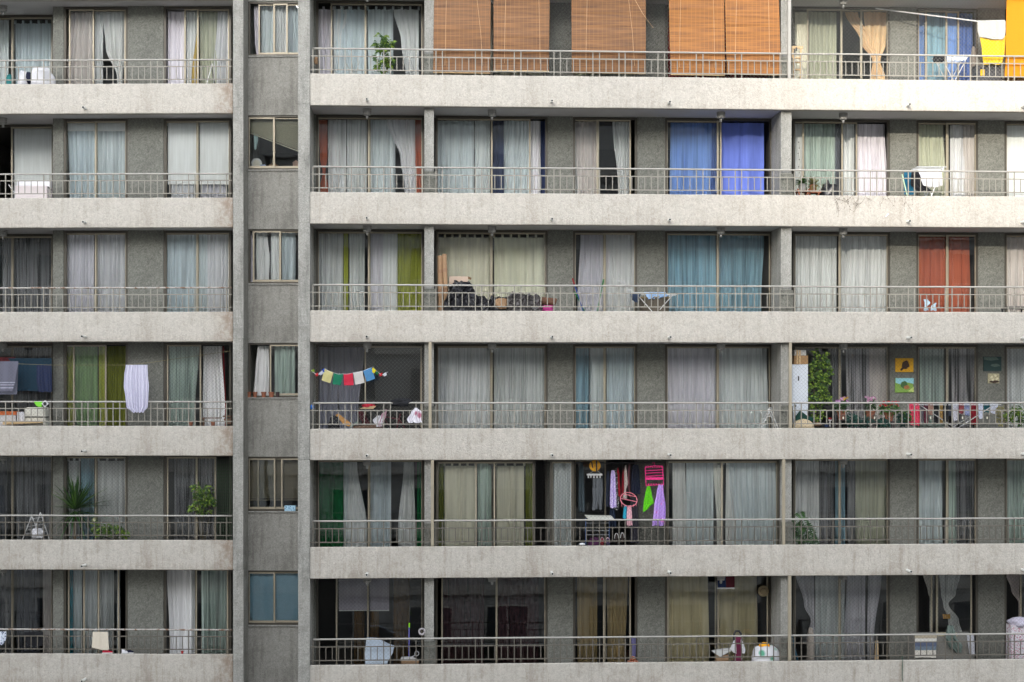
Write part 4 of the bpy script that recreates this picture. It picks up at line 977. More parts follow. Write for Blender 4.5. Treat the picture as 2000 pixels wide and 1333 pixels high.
# ---- second row
t = Thing(FL, "garden_chair", "white canvas lounge chair behind the rail, far left of the second row", "chair", (FL.s(60, .5), .5, zfloor(FL, 1)+.013))
zf = zfloor(FL, 1)+.013; M_PINKW = cm("pinkish_canvas", 232, 222, 222)
q = MB(); q.box(FL.s(35, .5), FL.s(97, .5), .3, .7, zf+.05, FL.z(60, 363, .3)); t.part("seat", q, M_PINKW)
q = MB(); q.box(FL.s(32, .6), FL.s(98, .6), .66, .74, FL.z(60, 376, .6), FL.z(60, 352, .6)); t.part("backrest", q, M_WHITEC)
for (xa, ya, xb, yb) in ((17, 361, 33, 384), (33, 384, 45, 405), (94, 366, 101, 372)):
    q = MB(); q.tube([P(FL, xa, ya, .32), P(FL, xb, yb, .32)], .012, 8); t.part("leg" if ya > 361 else "armrest", q, M_WHITEP if xa < 90 else M_BLACK)
# things in the stair bay window, second row
bd = BD+.30; zs = bz_sill-PITCH*1+.034
t = Thing(FL, "wall_clock", "round white plate shaped clock standing on the sill, second row stair bay window", "clock", (FL.s(501, bd), bd, zs))
q = MB(); c = P(FL, 501, 320, bd); q.lathe(c[0], c[2], [(.005, bd-.012), (.118, bd-.012), (.13, bd), (.12, bd+.02)], 28, axis='y'); t.part("rim", q, M_WHITEP)
q = MB(); q.lathe(c[0], c[2], [(.004, bd-.016), (.085, bd-.0155)], 24, axis='y'); t.part("dial", q, cm("cream_dial", 205, 200, 185))
t = Thing(FL, "cardboard_box", "small brown box on the sill, second row stair bay window", "box", P(FL, 534, 330, bd))
q = boxat(FL, 525, 542, 322, 330, bd, bd+.12); q.v = [(v[0], v[1], max(v[2], zs)) for v in q.v]; t.part("body", q, M_CARD)
q = MB(); q.tube([P(FL, 529, 322, bd+.05), P(FL, 532, 318, bd+.05), P(FL, 536, 318, bd+.05), P(FL, 539, 322, bd+.05)], .004, 6); t.part("handle", q, M_CARD)
q = boxat(FL, 572, 584, 317, 330, bd, bd+.15); q.slab([P(FL, 571, 318, bd)[::2], P(FL, 585, 318, bd)[::2], P(FL, 578, 313, bd)[::2]], bd, bd+.15)
single(FL, "toy_house", "pinkish house shaped box on the right of the sill, second row stair bay window", "box", q, cm("pinkish_card", 170, 140, 125))
cloth(FL, "tangled_cloth", "pale blue-green cloth strip hanging from the crooked blind, second row stair bay", "cloth", [(253, 494, 505), (270, 496, 504), (292, 497, 501)], BD+.06+.15, cm("aqua_cloth", 165, 190, 190), .02, .06)
heap(FL, 1, "blue_figurine", "little pale blue figurine on the sill, second row stair bay window", "figurine", 509, 519, 322, bd-.05, cm("pale_blue_china", 150, 165, 195), .35, 8, .04, ybot=330)
# fairy lights, second row
q = MB()
pts = [P(FR, 1560, 278, .6), P(FR, 1561, 290, .6), P(FR, 1559, 300, .6), P(FR, 1561, 312, .6), P(FR, 1560, 326, .6), P(FR, 1561, 338, .6)]
q.tube(pts, .003, 5)
for p in pts: q.blob(p, (.012, .012, .014), 1, .1, 8, 6)
single(FR, "light_string", "thin string of small bulbs hanging by the eighth window, second row", "string lights", q, M_BLACK)
# spider plants in tilted terracotta planters
for i, (x, yt, rad, lf, lab) in enumerate(((1567, 345, .36, LF_MID, "green spider plant arching over a terracotta pot, second row right"), (1588, 347, .40, LF_STRAW, "pale straw coloured spider plant beside the greener one, second row right"))):
    d = .38+.05*i; s = FR.s(x, d); z = FR.z(x, yt+15, d); zf = zfloor(FR, 1)+.013
    t = Thing(FR, "spider_plant", lab, "plant", (s, d, zf), "spider plants on the second row balcony")
    t.part("pot", pot_mb(s, d, z-.16, .09, .16), M_TERRA if i else mat("grey_pot", (.30, .30, .29, 1), .6))
    t.part("leaves", rosette((s, d, z), 90, rad, .034, 21+i, -.1, 1.45, .9), lf)
    q = MB()
    for a in (-1, 1):
        q.tube([(s+a*.13, d-.1, z-.12), (s-a*.05, d-.1, zf)], .018, 8)
        q.tube([(s+a*.13, d+.1, z-.12), (s-a*.05, d+.1, zf)], .018, 8)
    q.box(s-.16, s+.16, d-.13, d+.13, z-.19, z-.161)
    t.part("trestle", q, M_TERRA)
heap(FR, 1, "black_bag", "black slumped bag behind the rail right of the spider plants, second row", "bag", 1602, 1640, 360, .4, M_BLACKP, .25, 5, .16)
q = MB(); a = P(FR, 1614, 352, .5); q.slab([P(FR, 1608, 372, .5)[::2], P(FR, 1617, 350, .5)[::2], P(FR, 1622, 364, .5)[::2], P(FR, 1638, 370, .5)[::2], P(FR, 1638, 376, .5)[::2]], .48, .53)
single(FR, "dark_chair_back", "dark folded chair back behind the black bag, second row right", "chair", q, M_BLACK)
# dead creeper on the parapet, second row
rg = random.Random(42); q = MB()
def creeper(x, y, ang, n, q, d=-.012):
    pts = [P(FR, x, y, d)]
    for k in range(n):
        ang += rg.uniform(-.5, .5)+(math.pi/2-ang)*.25; st = rg.uniform(4, 6.5)
        x += math.cos(ang)*st; y += math.sin(ang)*st; pts.append(P(FR, x, y, d+rg.uniform(-.006, .002)))
        if rg.random() < .28 and n-k > 2: creeper(x, y, ang+rg.choice((-1, 1))*.9, int((n-k)*.6), q, d)
        if rg.random() < .4: q.leaf(pts[-1], (rg.uniform(-1, 1), -.5, rg.uniform(-1, .4)), (0, -1, 0), .03, .014)
    q.tube(pts, .0028, 4, .0015)
for x in (1628, 1643, 1652, 1667, 1675, 1690, 1720, 1730, 1744, 1757, 1768, 1780): creeper(x, 378, math.pi/2, rg.randint(4, 9), q)
single(FR, "dry_creeper", "dead brown creeper hanging over the parapet below the plants, second row right", "plant", q, mat("dry_creeper", (.10, .075, .055, 1), .9), smooth=False)
q = MB(); c = P(FR, 1732, 421, -.014); q.slab([(c[0]-.04, c[2]-.03), (c[0]-.01, c[2]-.035), (c[0]+.05, c[2]+.03), (c[0]+.03, c[2]+.05)], -.02, -.008)
single(FR, "paper_scrap", "torn white paper scrap caught in the dead creeper, second row", "paper", q, M_WHITEC)
# white laundry rack, second row
airer(FR, 1, 1786, 1842, 329, .5, "clothes airer hung with white laundry, second row right", M_STEEL)
cloth(FR, "white_shirt", "white shirt draped over the airer, second row right", "shirt", [(331, 1793, 1838), (352, 1799, 1841), (362, 1802, 1841), (366, 1812, 1832)], .26, M_WHITEC, .02, .12)
cloth(FR, "black_trousers", "black trousers hanging left of the white shirt, second row right", "trousers", [(336, 1780, 1798), (360, 1778, 1806), (374, 1790, 1818)], .30, cm("black_cloth", 24, 25, 30), .02, .1)
cloth(FR, "teal_towel", "teal towel hanging left of the black trousers, second row right", "towel", [(337, 1766, 1784), (380, 1766, 1786)], .34, cm("teal_towel", 10, 90, 120), .02, .09)
q = MB(); q.tube([P(FR, 1762, 341, .3), P(FR, 1767, 362, .26)], .014, 6); q.tube([P(FR, 1767, 362, .26), P(FR, 1779, 410, .26)], .014, 6)
single(FR, "broom", "white and lime green broom handle leaning by the teal towel, second row", "broom", q, cm("lime_white_plastic", 200, 225, 190))
# ---- third row
def carton_tube(x, yt, d, rad, label, lean):
    s = FR.s(x, d); zf = zfloor(FR, 2)+.013; zt = FR.z(x, yt, d)
    q = MB(); q.tube([(s+lean, d, zf), (s, d, zt)], rad, 16)
    t = Thing(FR, "cardboard_roll", label, "cardboard roll", (s, d, zf), "cardboard rolls in the corner of the third row")
    t.part("tube", q, M_CARD, smooth=False)
    for v in (.55, .8):
        z = zf+(zt-zf)*v; c = s+lean*(1-v); q = MB(); q.tube([(c, d, z-.04), (c, d, z+.04)], rad+.004, 16); t.part("tape", q, mat("brown_tape", (.24, .13, .07, 1), .4))
carton_tube(860, 500, .30, .065, "dark cardboard roll with a wrapped top standing in the corner, third row", .02)
carton_tube(868, 497, .24, .05, "pale cardboard roll in front of the darker one, third row", .07)
t = Thing(FR, "cardboard_box", "tan cardboard box on top of the black sacks, third row", "box", P(FR, 898, 566, .3))
q = MB(); q.box(FR.s(877, .3), FR.s(914, .3), .3, .58, FR.z(895, 568, .3), FR.z(895, 540, .3)); t.part("body", q, mat("tan_card", (.42, .32, .25, 1), .85, vary=.05))
q = MB(); q.add([P(FR, 914, 540, .3), P(FR, 921, 543, .42), P(FR, 920, 547, .44), P(FR, 914, 546, .3)], [(0, 1, 2, 3)]); t.part("flap", q, M_CARD)
for i, (x0, x1, y, d, lab) in enumerate(((872, 926, 550, .26, "large black rubbish sack under the cardboard box, third row"), (905, 955, 578, .3, "black rubbish sack right of the cardboard box, third row"),
        (950, 998, 580, .34, "smaller black sack in the middle of the pile, third row"), (988, 1034, 572, .28, "dark grey sack with folds right of the middle, third row"), (1020, 1062, 576, .32, "dark grey sack at the right end of the pile, third row"))):
    zf = zfloor(FR, 2)+.013; s0, s1 = FR.s(x0, d), FR.s(x1, d); zt = FR.z(x0, y, d)
    q = MB(); q.blob(((s0+s1)/2, d, (zt+zf)/2), ((s1-s0)/2, .17, (zt-zf)/2), 31+i, .24, 44, 28, sq=.6)
    rg = random.Random(i)
    R_ = lambda a: 1-2*abs(math.sin(a))
    q.v = [(v[0]+.014*R_(v[2]*31+v[0]*17+i), v[1]+.030*R_(v[0]*29-v[2]*23+i)+.018*R_(v[0]*47+v[2]*52), v[2]+.022*R_(v[0]*21+v[2]*9+i*2)) for v in q.v]
    single(FR, "rubbish_sack", lab, "sack", q, M_BLACKP if i < 3 else mat("grey_plastic_film", (.07, .065, .065, 1), .35, vary=.3, bump=.5, scale=8), "black sacks piled on the third row balcony", False)
heap(FR, 2, "paper_parcel", "small crumpled tan paper parcel among the black sacks, third row", "parcel", 968, 990, 583, .16, M_CARD, .25, 4, .07, ybot=604, smooth=False)
q = MB(); a, b = P(FR, 1058, 588, .34), P(FR, 1086, 590, .34); q.tube([(a[0], .34, a[2]), (b[0]-.03, .34, b[2]), (b[0], .34, b[2]-.01)], .085, 16); q.sm = True
t = Thing(FR, "rolled_rug", "brown rolled rug lying on a pink bucket, third row", "rug", ((a[0]+b[0])/2, .34, a[2]-.085)); t.part("roll", q, mat("brown_rug", (.13, .065, .04, 1), .95, vary=.3))
t = Thing(FR, "bucket", "bright pink bucket under the rolled rug, third row", "bucket", (FR.s(1069, .34), .34, zfloor(FR, 2)+.013))
s = FR.s(1069, .34); zf = zfloor(FR, 2)+.013; zt = FR.z(1069, 597.5, .34)
q = MB(); q.lathe(s, .34, [(.10, zf), (.135, zt-.02), (.142, zt-.02), (.142, zt), (.13, zt)], 20); t.part("body", q, mat("pink_plastic", (.42, .03, .2, 1), .4))
q = MB(); q.tube([(s-.14, .34, zt-.02), (s-.1, .26, zt-.09), (s, .22, zt-.12), (s+.1, .26, zt-.09), (s+.14, .34, zt-.02)], .005, 6); t.part("handle", q, M_STEEL)
def mop(x0, y0, x1, y1, d, r, cols, label, grip=None):
    zf = zfloor(FR, r)+.02; a = P(FR, x0, y0, d); b0 = P(FR, x1, y1, d-.05); k = (zf+.12-a[2])/(b0[2]-a[2])
    b = (a[0]+(b0[0]-a[0])*k, d-.08, zf+.10)
    t = Thing(FR, "broom", label, "broom", (b[0], b[1], zf), None)
    q = MB(); q.tube([a, b], .013, 8); t.part("handle", q, cols[0])
    q = MB(); q.tube([a, tuple(a[i]+(b[i]-a[i])*.12 for i in range(3))], .018, 8); t.part("grip", q, cols[1])
    q = MB(); q.box(b[0]-.14, b[0]+.14, b[1]-.03, b[1]+.03, zf, zf+.10); t.part("head", q, cols[0])
MBL = cm("blue_plastic", 25, 55, 120, trans=0); MRD = cm("red_plastic", 120, 25, 30, trans=0); MGN = cm("green_plastic", 20, 95, 45, trans=0)
mop(1118, 544, 1138, 604, .5, 2, (MBL, MRD), "blue broom with a red grip leaning left, third row")
mop(1122, 570, 1140, 604, .6, 2, (MGN, MGN), "short green broom beside the blue one, third row")
mop(1179, 546, 1167, 605, .5, 2, (mat("dark_green_handle", (.02, .12, .03, 1), .4), MGN), "dark green broom leaning against the lilac curtain, third row")
airer(FR, 2, 1232, 1322, 573, .5, "white clothes airer with one wing raised, third row", M_WHITEP, wing=.34, dip=-.03)
cloth(FR, "blue_cloth", "light blue cloth over the airer, third row", "cloth", [(571, 1258, 1300), (578, 1262, 1304), (584, 1266, 1288)], .27, cm("light_blue_cloth", 150, 180, 215), .02, .12)
cloth(FR, "dark_cloth", "dark blue cloth drooping from the left end of the airer, third row", "cloth", [(573, 1230, 1252), (584, 1233, 1248), (591, 1240, 1246)], .26, cm("dark_blue_cloth", 45, 60, 85), .02, .08)
t = Thing(FR, "wicker_basket", "dark round wicker basket under the airer, third row", "basket", (FR.s(1278, .6), .6, zfloor(FR, 2)+.013))
s = FR.s(1278, .6); zf = zfloor(FR, 2)+.013; zt = FR.z(1278, 580, .6)
q = MB(); q.lathe(s, .62, [(.26, zf), (.34, zf+(zt-zf)*.6), (.35, zt-.03), (.30, zt)], 26); t.part("body", q, mat("dark_wicker", (.09, .075, .055, 1), .8, vary=.5, scale=40, bump=.6))
q = MB(); q.lathe(s, .62, [(.355, zt-.05), (.365, zt-.03), (.35, zt-.01)], 26); t.part("rim", q, mat("tan_wicker", (.25, .19, .10, 1), .8))
cloth(FR, "tied_cloth", "pale blue knotted cloth standing up by the rail before the orange curtain, third row", "cloth", [(585, 1804, 1812), (592, 1806, 1817), (599, 1806, 1811), (607, 1804, 1814)], .16, cm("pale_blue_cloth", 190, 212, 226), .015, .06)
cloth(FR, "tied_rag", "second pale blue knotted rag just right of the first, third row", "cloth", [(592, 1826, 1829), (598, 1819, 1828), (607, 1818, 1830)], .16, cm("pale_blue_cloth", 190, 212, 226), .015, .06)
q = MB(); q.box(FR.s(1962, .5), FR.s(2005, .5), .3, .75, FR.z(1980, 604, .5), FR.z(1980, 600, .5))
for x in (1964, 2002):
    for dd in (.34, .7): q.box(FR.s(x, .5)-.015, FR.s(x, .5)+.015, dd, dd+.03, zfloor(FR, 2)+.013, FR.z(1980, 604, .5))
t = Thing(FR, "side_table", "low dark table with papers at the right edge, third row", "table", (FR.s(1983, .5), .5, zfloor(FR, 2)+.013)); t.part("table_frame", q, M_BLACK)

# ---- fourth row, left
line = [P(FL, -60, 702, .12), P(FL, 35, 711, .12), P(FL, 100, 713.5, .12), P(FL, 244, 713.5, .12), P(FL, 290, 709, .12), P(FL, 450, 686, .12)]
q = MB(); q.tube(line, .004, 5); single(FL, "washing_line", "thin yellowish washing line strung across the left balcony, fourth row", "washing line", q, cm("line_cord", 150, 140, 100))
def towel_mat():
    m, t, b = principled("striped_grey_towel"); N = t.nodes
    tc = N.new("ShaderNodeTexCoord"); sp = N.new("ShaderNodeSeparateXYZ"); t.links.new(tc.outputs["Generated"], sp.inputs[0])
    r = N.new("ShaderNodeValToRGB"); r.color_ramp.interpolation = 'CONSTANT'; e = r.color_ramp.elements
    e[0].position = 0; e[0].color = rgb(96, 96, 110); e[1].position = .10; e[1].color = rgb(150, 150, 165)
    for p, c in ((.14, 96), (.20, 150), (.23, 96), (.28, 150), (.31, 96)):
        k = e.new(p); k.color = rgb(c, c, c+14)
    t.links.new(sp.outputs["Z"], r.inputs[0]); t.links.new(r.outputs[0], b.inputs["Base Color"]); b.inputs["Roughness"].default_value = .95; return m
cloth(FL, "striped_towel", "grey towel with pale stripes hanging on the line, far left of the fourth row", "towel", [(706, -40, 36), (740, -40, 31), (765, -40, 25)], .11, towel_mat(), .008, .4, hem=0)
cloth(FL, "grey_towel", "plain grey towel behind the striped towel, far left of the fourth row", "towel", [(708, -40, 36), (771, -40, 33)], .14, cm("grey_towel", 92, 94, 108), .008, .4, hem=0)
cloth(FL, "teal_sheet", "dark teal sheet sagging behind the towels, far left of the fourth row", "sheet", [(700, 16, 101), (715, 30, 101), (755, 34, 101), (764, 33, 85)], .5, cm("dark_teal_cloth", 14, 52, 72), .015, .35)
cloth(FL, "maroon_sheet", "dark red cloth hanging behind the towels, far left of the fourth row", "cloth", [(698, -50, 30), (735, -50, 31)], .52, cm("dark_red_cloth", 90, 20, 30), .015, .35)
cloth(FL, "navy_trousers", "navy trousers drying beside the pier, fourth row left", "trousers", [(713, 71, 100), (745, 71, 101), (766, 74, 101)], .13, cm("navy_denim", 28, 40, 74), .02, .09)
cloth(FL, "white_blouse", "white gathered blouse hanging on the line over the rail, fourth row left", "blouse", [(713, 246, 288), (735, 243, 289), (755, 242, 291), (775, 245, 290), (795, 247, 289), (806, 258, 281)], .02-.03, cm("lavender_white_cotton", 205, 203, 222), .028, .075)
t = Thing(FL, "storage_box", "white box with an orange band behind the rail, far left of the fourth row", "box", (FL.s(14, .4), .4, zfloor(FL, 3)+.013))
zf = zfloor(FL, 3)+.013
q = MB(); q.box(FL.s(-20, .35), FL.s(31, .35), .35, .6, zf, FL.z(10, 811, .35)); t.part("body", q, mat("off_white_plastic", (.62, .60, .60, 1), .5))
q = MB(); q.box(FL.s(-21, .34), FL.s(32, .34), .34, .61, FL.z(10, 811, .35), FL.z(10, 804, .35)); t.part("band", q, mat("orange_plastic", (.55, .13, .03, 1), .5))
cloth(FL, "white_bag", "small white bag between the boxes, fourth row left", "bag", [(805, 33, 47), (825, 33, 48), (850, 34, 47)], .3, M_WHITEC, .02, .1)
t = Thing(FL, "cool_box", "cream rounded cool box behind the rail, fourth row left", "box", (FL.s(68, .4), .4, zf))
q = MB(); a, b = FL.s(48, .36), FL.s(88, .36); zt = FL.z(60, 796, .36)
q.slab([(a, zf), (b+.03, zf), (b, zt), (a+.06, zt), (a+.01, zt-.05)], .36, .62); t.part("body", q, mat("cream_plastic", (.72, .70, .62, 1), .45, vary=.05))
q = MB(); q.box(a-.01, b+.03, .35, .63, FL.z(60, 816, .36), FL.z(60, 814, .36)); t.part("seam", q, M_DARK)
q = MB(); a = P(FL, 68, 785, .02); q.slab([P(FL, 67, 785, 0)[::2], P(FL, 83, 785, 0)[::2], P(FL, 82, 795, 0)[::2], P(FL, 75, 795, 0)[::2], P(FL, 70, 791, 0)[::2]], -.03, .02)
single(FL, "peg_bag", "bright green peg bag hanging on the rail, fourth row left", "bag", q, mat("lime_plastic", (.16, .55, .03, 1), .5))
t = Thing(FL, "fan", "white diamond shaped fan cover hung on the rail, fourth row left", "fan", P(FL, 88.5, 796, -.02))
c = P(FL, 88.5, 789, -.02); k = 6.8/84; q = MB(); q.slab([(c[0]-k, c[2]), (c[0], c[2]-k), (c[0]+k, c[2]), (c[0], c[2]+k)], -.05, -.0); t.part("housing", q, M_WHITEP)
q = MB(); q.lathe(c[0], c[2], [(.004, -.056), (.042, -.055), (.042, -.051)], 18, axis='y'); t.part("grille", q, M_BLACK)
q = MB(); q.slab([P(FL, 8, 824, .3)[::2], P(FL, 85, 822, .3)[::2], P(FL, 85, 826, .3)[::2], P(FL, 8, 830, .3)[::2]], .2, .34)
single(FL, "wooden_plank", "yellow wooden plank lying along the rail, fourth row left", "plank", q, M_WOOD)
for (x, w, lab) in ((372, 9, "terracotta pot by the rail under the pale green curtain, fourth row left"), (416, 8, "terracotta pot by the rail under the white curtain, fourth row left")):
    d = .25; s = FL.s(x, d); t = Thing(FL, "flower_pot", lab, "pot", (s, d, FL.z(x, 838, d)), "small pots on a low ledge, fourth row left")
    t.part("pot", pot_mb(s, d, FL.z(x, 838, d), w/84/2*1.1, .18), M_TERRA); q = MB(); q.lathe(s, d, [(.04, FL.z(x, 838, d)+.15), (.04, FL.z(x, 838, d)+.16)], 12); t.part("soil", q, M_SOIL)
q = MB(); q.box(FL.s(360, .3), FL.s(425, .3), .18, .34, FL.z(390, 838, .25)-.03, FL.z(390, 838, .25)-.002)
for x in (363, 422): q.box(FL.s(x, .3)-.01, FL.s(x, .3)+.01, .2, .32, zf, FL.z(390, 838, .25)-.031)
single(FL, "low_shelf", "low shelf carrying the terracotta pots, fourth row left", "shelf", q, M_WOOD)
q = MB()
for i, (x0, x1, y0, y1) in enumerate(((394, 430, 816, 818), (436, 452, 812, 815), (438, 452, 818, 822), (441, 452, 824, 829))): q.box(FL.s(x0, .3), FL.s(x1, .3), .25, .5, FL.z(440, y1, .3), FL.z(440, y0, .3))
q.box(FL.s(396, .3), FL.s(399, .3), .3, .34, zf, FL.z(440, 818, .3)); q.box(FL.s(449, .3), FL.s(452, .3), .3, .34, zf, FL.z(440, 812, .3))
single(FL, "wooden_rack", "brown wooden rack in the corner by the column, fourth row left", "rack", q, mat("dark_wood", (.14, .08, .05, 1), .7))
# pots on the stair bay sill, fourth row
for i, (x, w, m, lab) in enumerate(((486, 10, M_TERRA, "leftmost red-brown pot on the stair bay sill"), (498, 9, M_TERRA, "second red-brown pot on the stair bay sill"), (515, 10, M_TERRA, "third red-brown pot on the stair bay sill"), (530, 11, M_TERRA, "largest red-brown pot, fourth on the stair bay sill"), (542, 8, M_POTD, "black pot at the right end of the stair bay sill"))):
    d = BD+.02; z = bz_sill-PITCH*3+.032; s = FL.s(x, d)
    q = pot_mb(s, d, z, w/84/2, .125); t = Thing(FL, "flower_pot", lab+", fourth row", "pot", (s, d, z), "row of pots on the stair bay sill, fourth row"); t.part("pot", q, m)
    q = MB(); q.lathe(s, d, [(w/84/2*.85, z+.108), (w/84/2*.85, z+.115)], 12); t.part("soil", q, M_SOIL)
# ---- prayer flags
cord = [(608, 723), (616, 731), (627, 731), (634, 720), (645, 727), (660, 731), (678, 731), (695, 729), (712, 724), (728, 717), (735, 725), (745, 733), (758, 727)]
d = -.02
q = MB(); q.tube([P(FR, x, y, d) for x, y in cord], .004, 5)
t = Thing(FR, "prayer_flags", "string of small coloured prayer flags strung across the net, fourth row", "bunting", P(FR, 683, 760, d)); t.part("cord", q, M_WHITEC)
M_PRINT = mat("flag_print", (.12, .12, .12, 1), .9)
for (pts, c) in (([(634, 721), (651, 728), (645, 749), (628, 743)], (225, 215, 150)), ([(652, 729), (670, 731), (666, 753), (649, 751)], (20, 130, 95)), ([(671, 731), (689, 729), (691, 753), (672, 753)], (225, 45, 75)),
                 ([(690, 728), (708, 725), (712, 748), (694, 752)], (228, 224, 220)), ([(709, 724), (725, 718), (733, 740), (716, 746)], (85, 150, 205)), ([(607, 724), (613, 721), (615, 726), (610, 728)], (120, 150, 30)),
                 ([(615, 731), (621, 728), (622, 734), (618, 736)], (215, 35, 45)), ([(622, 730), (630, 724), (633, 728), (626, 734)], (215, 220, 235)), ([(628, 722), (634, 720), (635, 726), (631, 728)], (40, 80, 180)),
                 ([(724, 724), (729, 718), (735, 724), (730, 730)], (240, 225, 40)), ([(733, 728), (739, 725), (738, 732), (735, 733)], (30, 120, 70)), ([(740, 731), (747, 728), (747, 734), (742, 736)], (220, 45, 50)), ([(748, 731), (754, 727), (756, 733), (750, 736)], (225, 228, 235))):
    A, B, C_, D_ = [Vector(P(FR, x, y, d-.004)) for x, y in pts]; q = MB(); q.sm = True; n = 8
    for i in range(n+1):
        for k in range(n+1):
            u, v = k/n, i/n; p = A*(1-u)*(1-v)+B*u*(1-v)+C_*u*v+D_*(1-u)*v
            p.y += .008*math.sin(u*7+v*3+pts[0][0])*v+.004*math.sin(9*v+3*u); q.v.append(tuple(p))
    for i in range(n):
        for k in range(n): j = i*(n+1)+k; q.f.append((j, j+1, j+n+2, j+n+1))
    t.part("flag", q, cm("flag_%d_%d_%d" % c, *[int(q_*.88) for q_ in c], trans=.25, vary=.14, scale=40))
# ---- clutter behind the flags
heap(FR, 3, "blue_balloon", "bright blue ball wedged at the column end of the rail, fourth row", "ball", 606, 613.5, 791, .12, mat("blue_rubber", (.03, .20, .70, 1), .35), .05, 1, .045, ybot=800)
heap(FR, 3, "dark_coat_bundle", "black coat slumped on the floor behind the rail, fourth row", "coat", 643, 664, 813, .35, cm("black_cloth", 24, 25, 30), .25, 7, .15)
q = MB(); q.slab([P(FR, 655, 811, .3)[::2], P(FR, 661, 808, .3)[::2], P(FR, 688, 829, .3)[::2], P(FR, 682, 834, .3)[::2], P(FR, 672, 830, .3)[::2]], .28, .32)
single(FR, "padded_envelope", "orange-brown padded envelope leaning behind the rail, fourth row", "envelope", q, mat("kraft_orange", (.50, .25, .07, 1), .8))
q = MB(); q.tube([P(FR, 684, 834, .27), P(FR, 699, 825, .27)], .022, 10); single(FR, "rolled_mat", "short grey-green rolled mat by the envelope, fourth row", "mat", q, cm("grey_green_foam", 130, 150, 140))
q = MB(); q.slab([P(FR, 690, 832, .3)[::2], P(FR, 745, 830, .3)[::2], P(FR, 745, 848, .3)[::2], P(FR, 690, 848, .3)[::2]], .3, .6)
single(FR, "dark_crate", "low brown crate under the clutter behind the flags, fourth row", "crate", q, mat("dark_wood", (.14, .08, .05, 1), .7))
t = Thing(FR, "small_rack", "small black rack piled with a red garment and a tan folder, fourth row", "rack", (FR.s(722, .4), .4, zfloor(FR, 3)+.013))
zf = zfloor(FR, 3)+.013; zr = FR.z(720, 799, .4)
for x in (706, 738): q = MB(); q.tube([P(FR, x, 799, .4), (FR.s(x+(-1 if x < 720 else 1)*4, .4), .4, zf)], .012, 8); t.part("leg", q, M_BLACK)
q = MB(); q.box(FR.s(703, .4), FR.s(742, .4), .3, .5, zr-.02, zr); t.part("shelf", q, M_BLACK)
q = MB(); q.slab([P(FR, 703, 799, .3)[::2], P(FR, 729, 799, .3)[::2], P(FR, 735, 793, .3)[::2], P(FR, 708, 796, .3)[::2]], .27, .5); single(FR, "tan_folder", "tan folder lying on the small black rack, fourth row", "folder", q, M_WOOD)
heap(FR, 3, "red_garment", "crumpled red garment on top of the small black rack, fourth row", "clothes", 709, 731, 789, .36, cm("red_cloth", 185, 25, 50), .3, 12, .09, ybot=797)
for (pts, c, lab, nm) in (([(803, 698, 708), (815, 702, 716), (828, 708, 722)], (75, 20, 30), "dark red sweater hanging in front of the small rack, fourth row", "dark_red_sweater"),
        ([(812, 736, 752), (822, 728, 748), (834, 736, 746)], (225, 225, 230), "white sports shirt tangled behind the rail, fourth row", "white_sports_shirt"),
        ([(800, 752, 756), (812, 744, 754), (833, 738, 744)], (190, 150, 165), "pink and white scarf slanting behind the rail, fourth row", "scarf")):
    cloth(FR, nm, lab, "clothes", pts, .26, cm(nm+"_cloth", *c), .025, .07)
heap(FR, 3, "coat", "black coat draped over the handrail behind the flags, fourth row", "coat", 766, 801, 779, .10, cm("black_cloth", 24, 25, 30), .4, 15, .10, ybot=794)
t = Thing(FR, "bicycle", "dark bicycle standing behind the rail under the black coat, fourth row", "bicycle", (FR.s(772, .5), .5, zfloor(FR, 3)+.013))
for x in (742, 800):
    s = FR.s(x, .5); q = MB(); pts = [(s+.31*math.cos(a*.2618), .5, zf+.33+.31*math.sin(a*.2618)) for a in range(25)]; q.tube(pts, .02, 8); w = t.part("wheel", q, M_BLACK)
    q = MB()
    for a in range(8): q.tube([(s, .5, zf+.33), (s+.3*math.cos(a*.785), .5, zf+.33+.3*math.sin(a*.785))], .003, 4)
    o = to_obj("spokes", q, M_STEEL, t.base, None, w)
q = MB(); s0, s1 = FR.s(742, .5), FR.s(800, .5)
for A, B in (((s0, .33), (s0+.12, .85)), ((s0+.10, .78), ((s0+s1)/2+.1, .72)), ((s0+.12, .7), ((s0+s1)/2, .33)), (((s0+s1)/2, .33), ((s0+s1)/2+.13, .85)), (((s0+s1)/2, .33), (s1, .33)), (((s0+s1)/2+.1, .72), (s1, .33))):
    q.tube([(A[0], .5, zf+A[1]), (B[0], .5, zf+B[1])], .014, 8)
t.part("bicycle_frame", q, mat("dark_red_paint", (.12, .02, .03, 1), .35))
q = MB(); q.tube([(s0+.12, .25, zf+.9), (s0+.12, .5, zf+.88), (s0+.12, .75, zf+.9)], .013, 8); t.part("handlebar", q, M_BLACK)
q = MB(); q.blob(((s0+s1)/2+.14, .5, zf+.88), (.13, .06, .03), 1, .1); t.part("saddle", q, M_BLACK)
cloth(FR, "white_tote", "white drawstring bag with a red stripe hanging on the rail, fourth row", "bag", [(797, 810, 815), (805, 803, 823), (820, 795, 823), (826, 798, 824)], -.0-.02, printed("white_red_bag", rgb(215, 213, 220), rgb(165, 105, 125), 5), .03, .08)
